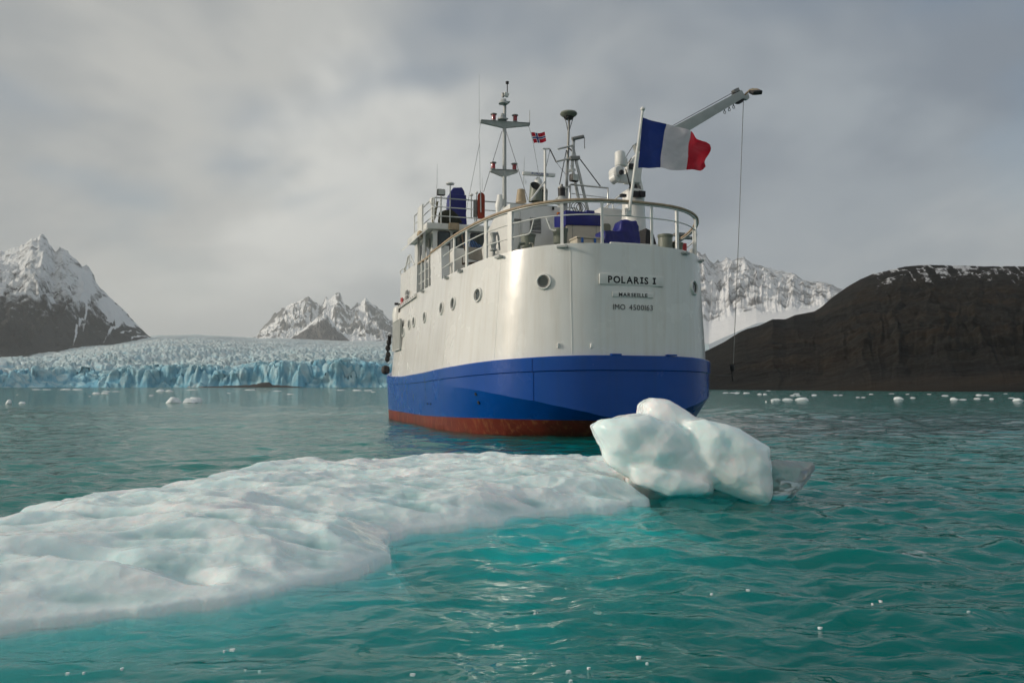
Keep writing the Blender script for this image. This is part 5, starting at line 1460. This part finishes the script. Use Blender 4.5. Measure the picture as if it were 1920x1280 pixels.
mb = MB(); mb.box((6.410, 4.200, 12.360), (0.22, 0.2, 0.12), (0, -0.5, 0)); mb.build('boom_guide', STEEL, crane)
for px, py in ((1357, 207.5), (1366, 202.5), (1374.5, 196)):
    q = Vector((6.100, 4.200, 11.690)); 
    q = Vector((bA.x + (px - 1196) / (1391 - 1196) * (bB.x - bA.x), 4.2, 0)); tt = (q.x - bA.x) / (bB.x - bA.x); q.z = bA.z + tt * (bB.z - bA.z) - 0.30 
    mb = MB(); mb.tube([q + Vector((0.05 * math.cos(t), 0, 0.05 * math.sin(t))) for t in np.linspace(0, 2 * math.pi, 13)[:-1]], 0.013, 6, closed=True); mb.tube([q + Vector((0, 0, 0.05)), q + Vector((-0.02, 0, 0.14))], 0.02, 6); mb.build('ring_bolt', STEEL, crane)
wire('hoist_rope', [(6.390, 4.200, 12.330), (3.500, 4.150, 10.610), (2.190, 4.100, 9.360)], 0.012, crane)
q = Vector((7.220, 4.100, 12.370)); mb = MB(); mb.box(q, (0.42, 0.26, 0.14), (R(35), R(-12), 0)); hl = mb.build('boom_lamp', BLACK, crane, bevel=0.03)
mb = MB(); mb.box(q + Vector((0, -0.06, -0.085)), (0.34, 0.20, 0.02), (R(35), R(-12), 0)); mb.build('lamp_glass', GLASS, crane)
mb = MB(); mb.box(q + Vector((-0.02, 0.06, 0.10)), (0.36, 0.18, 0.05), (R(35), R(-12), 0)); mb.tube([(6.820, 4.200, 12.260), (6.990, 4.200, 12.420), (7.180, 4.200, 12.520)], 0.04, 6); mb.build('lamp_bracket', TANP, crane)
wire('hoist_wire', [(6.750, 4.200, 12.050), (6.480, 4.200, 7.400), (6.140, 4.200, 2.280)], 0.013, crane, STEEL)
q = Vector((6.090, 4.200, 2.200)); mb = MB(); mb.lathe(q, [(0.06, -0.2), (0.075, -0.15), (0.085, 0.0), (0.05, 0.03)], 12); mb.box(q + Vector((0, 0, 0.04)), (0.2, 0.06, 0.03)); mb.tube([q + Vector((0, 0, -.2)), q + Vector((-.02, 0, -.34)), q + Vector((0.02, 0, -.55))], 0.022, 6); mb.build('hook_block', BLACK, crane)
wire('tag_line', [(6.070, 4.200, 1.870), (5.560, 4.000, 1.850), (4.30, 3.9, 1.95)], 0.012, crane)

# ------------------------------------------------------------------ loose things on deck (each a thing of its own, set in world space)
from_ship = Matrix.Translation((3.5075, 23.0941, 0)) @ Matrix.Rotation(0.3226, 4, 'Z')
def loose(o):
    o.matrix_world = from_ship @ o.matrix_world
    return o
tag(loose(o), 'small red can beside the grey bollards on the starboard quarter', 'fuel can')
# beige locker with a blue tarp over its top
lockr = empty('storage_locker', (0, 0, 0)); lockr.matrix_world = from_ship @ Matrix.Translation((0.3, 4.5, 5.3))
tag(lockr, 'beige storage locker with dark blue tarp over its top, beside the crane', 'locker')
mb = MB(); mb.box((-0.02, 0.15, 0.82), (1.26, 0.95, 1.70)); mb.build('body', BEIGE, lockr, bevel=0.02)
for x_ in (-0.44, 0.44):
    mb = MB(); mb.box((x_, -0.33, 0.82), (0.012, 0.01, 1.66)); mb.build('panel_seam', STEEL, lockr)
tx0, tx1 = -0.70, 0.66
mb = MB(); mb.prism([(tx0, -0.37, 1.62), (tx1, -0.37, 1.66), (tx1, -0.37, 2.10), (tx0, -0.37, 2.12)], (0, 0, 0), (0, 1.05, 0)); mb.prism([(tx0 + 0.9, -0.1, 2.10), (tx0 + 1.2, -0.1, 2.10), (tx0 + 1.2, -0.1, 2.24), (tx0 + 0.9, -0.1, 2.24)], (0, 0, 0), (0, .3, 0)); mb.build('tarpaulin', TARP, lockr, bevel=0.03)
mb = MB(); mb.hull([(-0.705, -0.37, 1.62), (-0.705, 0.68, 1.30), (-0.705, -0.37, 2.1), (-0.705, 0.68, 2.1), (-0.67, -0.37, 1.62), (-0.67, 0.68, 1.3), (-0.67, .68, 2.1)]); mb.build('tarpaulin_flap', TARP, lockr)
# light chest with blue clasps
ch = empty('deck_chest'); ch.matrix_world = from_ship @ Matrix.Translation((-0.22, 2.6, 5.42))
tag(ch, 'pale insulated chest with blue clasps in front of the locker', 'chest')
mb = MB(); mb.box((0, 0.1, 0.36), (1.02, 0.6, 0.72)); mb.build('body', BEIGE, ch, bevel=0.03)
mb = MB(); mb.box((0, 0.1, 0.755), (1.05, 0.64, 0.06)); mb.build('lid', BEIGE, ch, bevel=0.02)
for x_ in (-0.34, 0.1):
    mb = MB(); mb.box((x_, -0.225, 0.66), (0.08, 0.03, 0.16)); mb.build('clasp', BLUEP, ch, bevel=0.01)
# blue covered winch
def covered(name, hulls, mat, label, cat, voxel=0.04, it=3, wrinkle=0.04, seed=2):
    mb = MB()
    for h in hulls: mb.hull(h)
    me = bpy.data.meshes.new(name); me.from_pydata(mb.v, [], mb.f)
    oo = bpy.data.objects.new(name, me); C.objects.link(oo)
    r = oo.modifiers.new('r', 'REMESH'); r.mode = 'VOXEL'; r.voxel_size = voxel
    s = oo.modifiers.new('s', 'SMOOTH'); s.iterations = it; s.factor = 0.5
    me2 = bpy.data.meshes.new_from_object(oo.evaluated_get(bpy.context.evaluated_depsgraph_get())); bpy.data.objects.remove(oo)
    n = len(me2.vertices); co = np.empty(n * 3, np.float32); me2.vertices.foreach_get('co', co); co = co.reshape(-1, 3).astype(float)
    no = np.empty(n * 3, np.float32); me2.vertices.foreach_get('normal', no); no = no.reshape(-1, 3)
    x, y, z = co.T
    co += no * (wrinkle * 2 * (ridged(x * 2.6 + 0.7 * z, z * 1.1 + y * 2.2, seed, 3) - 0.6))[:, None]
    me2.vertices.foreach_set('co', co.reshape(-1).astype(np.float32)); me2.polygons.foreach_set('use_smooth', np.full(len(me2.polygons), True))
    me2.materials.clear(); me2.materials.append(mat); me2.update(); me2.name = name
    oo = bpy.data.objects.new(name, me2); C.objects.link(oo)
    return tag(loose(oo), label, cat)
def bx8(x0, x1, y0, y1, z0, z1, tx=0.0, ty=0.0):
    return [(x0, y0, z0), (x1, y0, z0), (x0, y1, z0), (x1, y1, z0), (x0 + tx, y0 + ty, z1), (x1 - tx, y0 + ty, z1), (x0 + tx, y1 - ty, z1), (x1 - tx, y1 - ty, z1)]
covered('covered_winch', [bx8(0.16, 1.50, 2.3, 3.1, 5.4, 6.44, 0.03, 0.02), bx8(0.72, 1.48, 2.32, 3.0, 6.3, 6.83, 0.10, 0.06)], TARP, 'low machine wrapped in dark blue tarp just inside the stern rail', 'covered winch')
covered('covered_console', [bx8((-2.420, 12.400, 8.460)[0], (-1.640, 12.400, 8.510)[0], 12.3, 12.9, 8.24, 9.7, 0.02, 0.02), [Vector((-2.360, 12.500, 9.780)), Vector((-1.690, 12.500, 9.880)), Vector((-2.190, 12.500, 10.050)), Vector((-1.810, 12.500, 10.080)), Vector((-2.250, 12.900, 9.340)), Vector((-1.580, 12.900, 9.390)), Vector((-2.070, 12.900, 10.110)), Vector((-1.700, 12.900, 10.130)), Vector((-2.380, 12.400, 9.220)), Vector((-1.720, 12.400, 9.270))]], TARP, 'tall rounded thing under blue cover on the wheelhouse roof', 'covered console', 0.035, 3, 0.02, 7)
covered('covered_bundle', [[Vector((-2.960, 12.000, 8.340)), Vector((-1.890, 12.000, 8.410)), Vector((-2.730, 13.000, 8.550)), Vector((-1.620, 13.000, 8.620)), Vector((-2.870, 12.200, 8.840)), Vector((-2.360, 12.200, 9.000)), Vector((-2.070, 12.200, 8.780)), Vector((-2.700, 12.900, 9.000)), Vector((-2.180, 12.900, 9.160)), Vector((-1.840, 12.900, 8.900))]], OLIVE, 'dark olive bundle behind the rail on the wheelhouse roof', 'covered bundle', 0.04, 2, 0.05, 12)
# red board with its grey box
rb_ = empty('rescue_board'); rb_.matrix_world = from_ship; tag(rb_, 'upright red board with rounded top on the wheelhouse roof rail', 'rescue board')
c0 = Vector((-1.220, 11.500, 8.540)); c1 = Vector((-1.220, 11.500, 9.660)); hw = 0.155
mb = MB(); pts = [(c0.x - hw, c0.y, c0.z), (c0.x + hw, c0.y, c0.z)] + [(c1.x + hw * math.cos(t), c0.y, c1.z - hw + hw * math.sin(t)) for t in np.linspace(0, math.pi, 13)]
mb.prism(pts, (0, 0, 0), (0, 0.05, 0)); mb.build('board', ORANGE, rb_, bevel=0.01)
mb = MB(); mb.box((c0.x - 0.20, c0.y + 0.2, (c0.z + c1.z) / 2 - 0.1), (0.16, 0.2, 0.72)); mb.build('box', STEEL, rb_, bevel=0.02)
mb = MB(); mb.tube([(-1.280, 11.420, 9.700), (-1.260, 11.420, 8.790)], 0.02, 6); mb.build('pole', GREYP, rb_)
# folded chair-like canvas and net between deckhouse and wheelhouse
cv = empty('canvas_hammock'); cv.matrix_world = from_ship; tag(cv, 'grey canvas seat slung on ropes behind the port handrail', 'hammock seat')
mb = MB(); mb.hull([Vector((-3.030, 7.500, 6.590)), Vector((-2.400, 7.500, 6.550)), Vector((-2.910, 7.500, 6.160)), Vector((-2.310, 7.500, 6.040)), Vector((-2.850, 8.100, 6.700)), Vector((-2.200, 8.100, 6.660)), Vector((-2.680, 8.100, 6.230)), Vector((-2.160, 8.100, 6.170))]); mb.build('seat', CANVAS, cv, bevel=0.02)
mb = MB(); mb.tube([(-3.130, 7.500, 7.020), (-3.050, 7.500, 6.590), (-2.930, 7.500, 6.280), (-2.910, 7.500, 5.950)], 0.03, 6); mb.tube([(-3.110, 7.500, 5.940), (-2.440, 7.500, 6.030)], 0.045, 6); mb.tube([(-3.110, 7.500, 5.940), (-3.110, 7.500, 6.230)], 0.02, 6); mb.build('frame', paint('brown_wood', (0.09, 0.06, 0.04), 0.6), cv)
mb = MB()
for k in range(12):
    t = k / 11; a = Vector((-2.920, 7.600, 6.990)).lerp(Vector((-2.310, 7.600, 6.650)), t); b_ = Vector((-3.020, 7.550, 6.600)).lerp(Vector((-2.380, 7.550, 6.560)), t); mb.tube([a, b_], 0.008, 4)
mb.build('rope_lashing', BLUEP, cv)
# white box and tan mat behind the rail
lb = MB(); lb.box((-2.850, 9.200, 6.130), (0.5, 0.5, 1.3)); tag(loose(lb.build('white_cabinet', PAINT, None, bevel=0.02)), 'white cabinet standing between the handrail and the wheelhouse', 'cabinet')
lb = MB(); lb.box((-3.080, 9.800, 6.170), (0.32, 0.3, 1.2)); tag(loose(lb.build('rolled_mat', TANP, None, bevel=0.06)), 'tan rolled mat standing left of the white cabinet', 'rolled mat')

# ------------------------------------------------------------------ flags
staff_a, staff_b = Vector((-0.120, -0.020, 6.530)), Vector((0.290, -0.120, 9.520))
mb = MB(); mb.tube([staff_a, staff_b], [0.05, 0.036], 10); staff = mb.build('ensign_staff', PAINT, ship)
mb = MB(); mb.lathe(staff_b, [(0.04, -0.02), (0.07, 0.01), (0.075, 0.05), (0.045, 0.09), (0.01, 0.10)], 14); mb.build('finial', RADOME, staff)
mb = MB(); mb.box(Vector((-0.130, 0.030, 6.510)), (0.16, 0.12, 0.22)); mb.build('staff_bracket', PAINT, staff)
TOPE = [(0.280, -0.120, 9.300), (0.670, -0.120, 9.260), (1.080, -0.120, 9.200), (1.470, -0.120, 9.130), (1.850, -0.120, 9.040), (2.030, -0.120, 9.010), (2.210, -0.120, 8.920), (2.370, -0.120, 8.900), (2.520, -0.120, 8.850), (2.610, -0.120, 8.750)]
BOTE = [(0.130, -0.120, 7.800), (0.500, -0.120, 7.830), (0.880, -0.120, 7.890), (1.270, -0.120, 7.860), (1.690, -0.120, 7.860), (1.870, -0.120, 7.870), (2.030, -0.120, 7.870), (2.180, -0.120, 7.880), (2.300, -0.120, 7.940), (2.400, -0.120, 8.040)]
US = [0, 1 / 6, 1 / 3, 1 / 2, 2 / 3, .75, .83, .89, .95, 1.0]
def cloth(name, col):
    m, nt, b = new_mat(name)
    t = tex_noise(nt, 60, 2); r = ramp(nt, t.outputs['Fac'], [(0.3, tuple(c * 0.9 for c in col)), (0.7, col)]); nt.links.new(r.outputs[0], b.inputs['Base Color'])
    b.inputs['Roughness'].default_value = 0.75; b.inputs['Sheen Weight'].default_value = 0.2
    tl = nn(nt, 'ShaderNodeBsdfTranslucent'); nt.links.new(r.outputs[0], tl.inputs[0])
    mx = nn(nt, 'ShaderNodeMixShader'); mx.inputs[0].default_value = 0.35
    out = nt.nodes['Material Output']; nt.links.new(b.outputs[0], mx.inputs[1]); nt.links.new(tl.outputs[0], mx.inputs[2]); nt.links.new(mx.outputs[0], out.inputs['Surface'])
    return m
FB, FW, FRD = cloth('flag_blue_cloth', (0.010, 0.035, 0.22)), cloth('flag_white_cloth', (0.66, 0.64, 0.68)), cloth('flag_red_cloth', (0.50, 0.006, 0.025))
flag = empty('french_flag'); flag.matrix_world = from_ship
tag(flag, 'large blue white red flag flying from the staff at the stern', 'flag')
def flag_pts(u, v):
    T = np.array([[np.interp(q, US, [p[i] for p in TOPE]) for q in u.ravel()] for i in range(3)]).T.reshape(*u.shape, 3)
    Bq = np.array([[np.interp(q, US, [p[i] for p in BOTE]) for q in u.ravel()] for i in range(3)]).T.reshape(*u.shape, 3)
    p = T * (1 - v[..., None]) + Bq * v[..., None]
    bulge = np.sin(v * math.pi) * np.clip((u - 0.85) / 0.15, 0, 1) ** 1.5
    p[..., 0] += 0.06 * bulge
    ph = u * 9.0 - v * 2.2
    p[..., 1] += u ** 0.7 * (0.14 * np.sin(ph) + 0.06 * np.sin(u * 17 + v * 5)) + 0.05 * (fbm(u * 5 + v * 2, v * 4 - u * 2, 5, 3) - 0.5) + 0.10 * np.abs(((u * 2.2 + v * 1.6) % 1) - 0.5) * np.clip(u * 6, 0, 1)
    p[..., 1] += np.clip((u - 0.7) / 0.3, 0, 1) * 0.06 * np.sin(v * 9 + u * 8)
    return p
for nm, u0, u1, m_ in (('blue_stripe', 0, 1 / 3, FB), ('white_stripe', 1 / 3, 2 / 3, FW), ('red_stripe', 2 / 3, 1, FRD)):
    v, u = np.meshgrid(np.linspace(0, 1, 40), np.linspace(u0, u1, 34), indexing='ij')
    grid_mesh(nm, flag_pts(u, v), m_, parent=flag)
# small Norwegian courtesy flag on the halyard
nf = MB(); nu, nv = 44, 32
A, B_, C_, D_ = Vector((0.480, 10.000, 11.930)), Vector((1.100, 10.000, 12.030)), Vector((1.180, 10.000, 11.660)), Vector((0.600, 10.000, 11.490))
vs = []
for j in range(nv + 1):
    for i in range(nu + 1):
        u, v = i / nu, j / nv
        p = A.lerp(B_, u).lerp(D_.lerp(C_, u), v)
        p.y += 0.07 * math.sin(u * 7 + v) * u; p.z += 0.035 * math.sin(u * 6.5 + 0.8)
        vs.append(p)
fs, ms = [], []
for j in range(nv):
    for i in range(nu):
        x, y = (i + .5) / nu * 22, (j + .5) / nv * 16
        col = 2 if (7 < x < 9 or 7 < y < 9) else 1 if (6 < x < 10 or 6 < y < 10) else 0
        nf.m.append(col); fs.append((j * (nu + 1) + i, j * (nu + 1) + i + 1, (j + 1) * (nu + 1) + i + 1, (j + 1) * (nu + 1) + i))
nf.v = [tuple(p) for p in vs]; nf.f = fs
tag(loose(nf.build('courtesy_flag', [FRD, FW, FB])), 'small red flag with blue and white cross flying from the mast halyard', 'flag')

# ------------------------------------------------------------------ haze over the fjord
def haze():
    mb = MB()
    x0, x1, y0, y1, z0, z1 = -32000, 32000, -32000, 32000, -9.5, 2600
    mb.add([(x, y, z) for z in (z0, z1) for x, y in ((x0, y0), (x1, y0), (x1, y1), (x0, y1))], [(3, 2, 1, 0), (4, 5, 6, 7), (0, 1, 5, 4), (1, 2, 6, 5), (2, 3, 7, 6), (3, 0, 4, 7)])
    m = bpy.data.materials.new('fjord_haze'); m.use_nodes = True
    nt = m.node_tree; nt.nodes.clear()
    out = nn(nt, 'ShaderNodeOutputMaterial'); v = nn(nt, 'ShaderNodeVolumePrincipled')
    v.inputs['Color'].default_value = (0.90, 0.92, 0.93, 1); v.inputs['Density'].default_value = 3.8e-5; v.inputs['Anisotropy'].default_value = 0.2
    nt.links.new(v.outputs[0], out.inputs['Volume'])
    tag(mb.build('haze', m, smooth=0), 'thin pale haze over the whole fjord', kind='stuff')
haze()
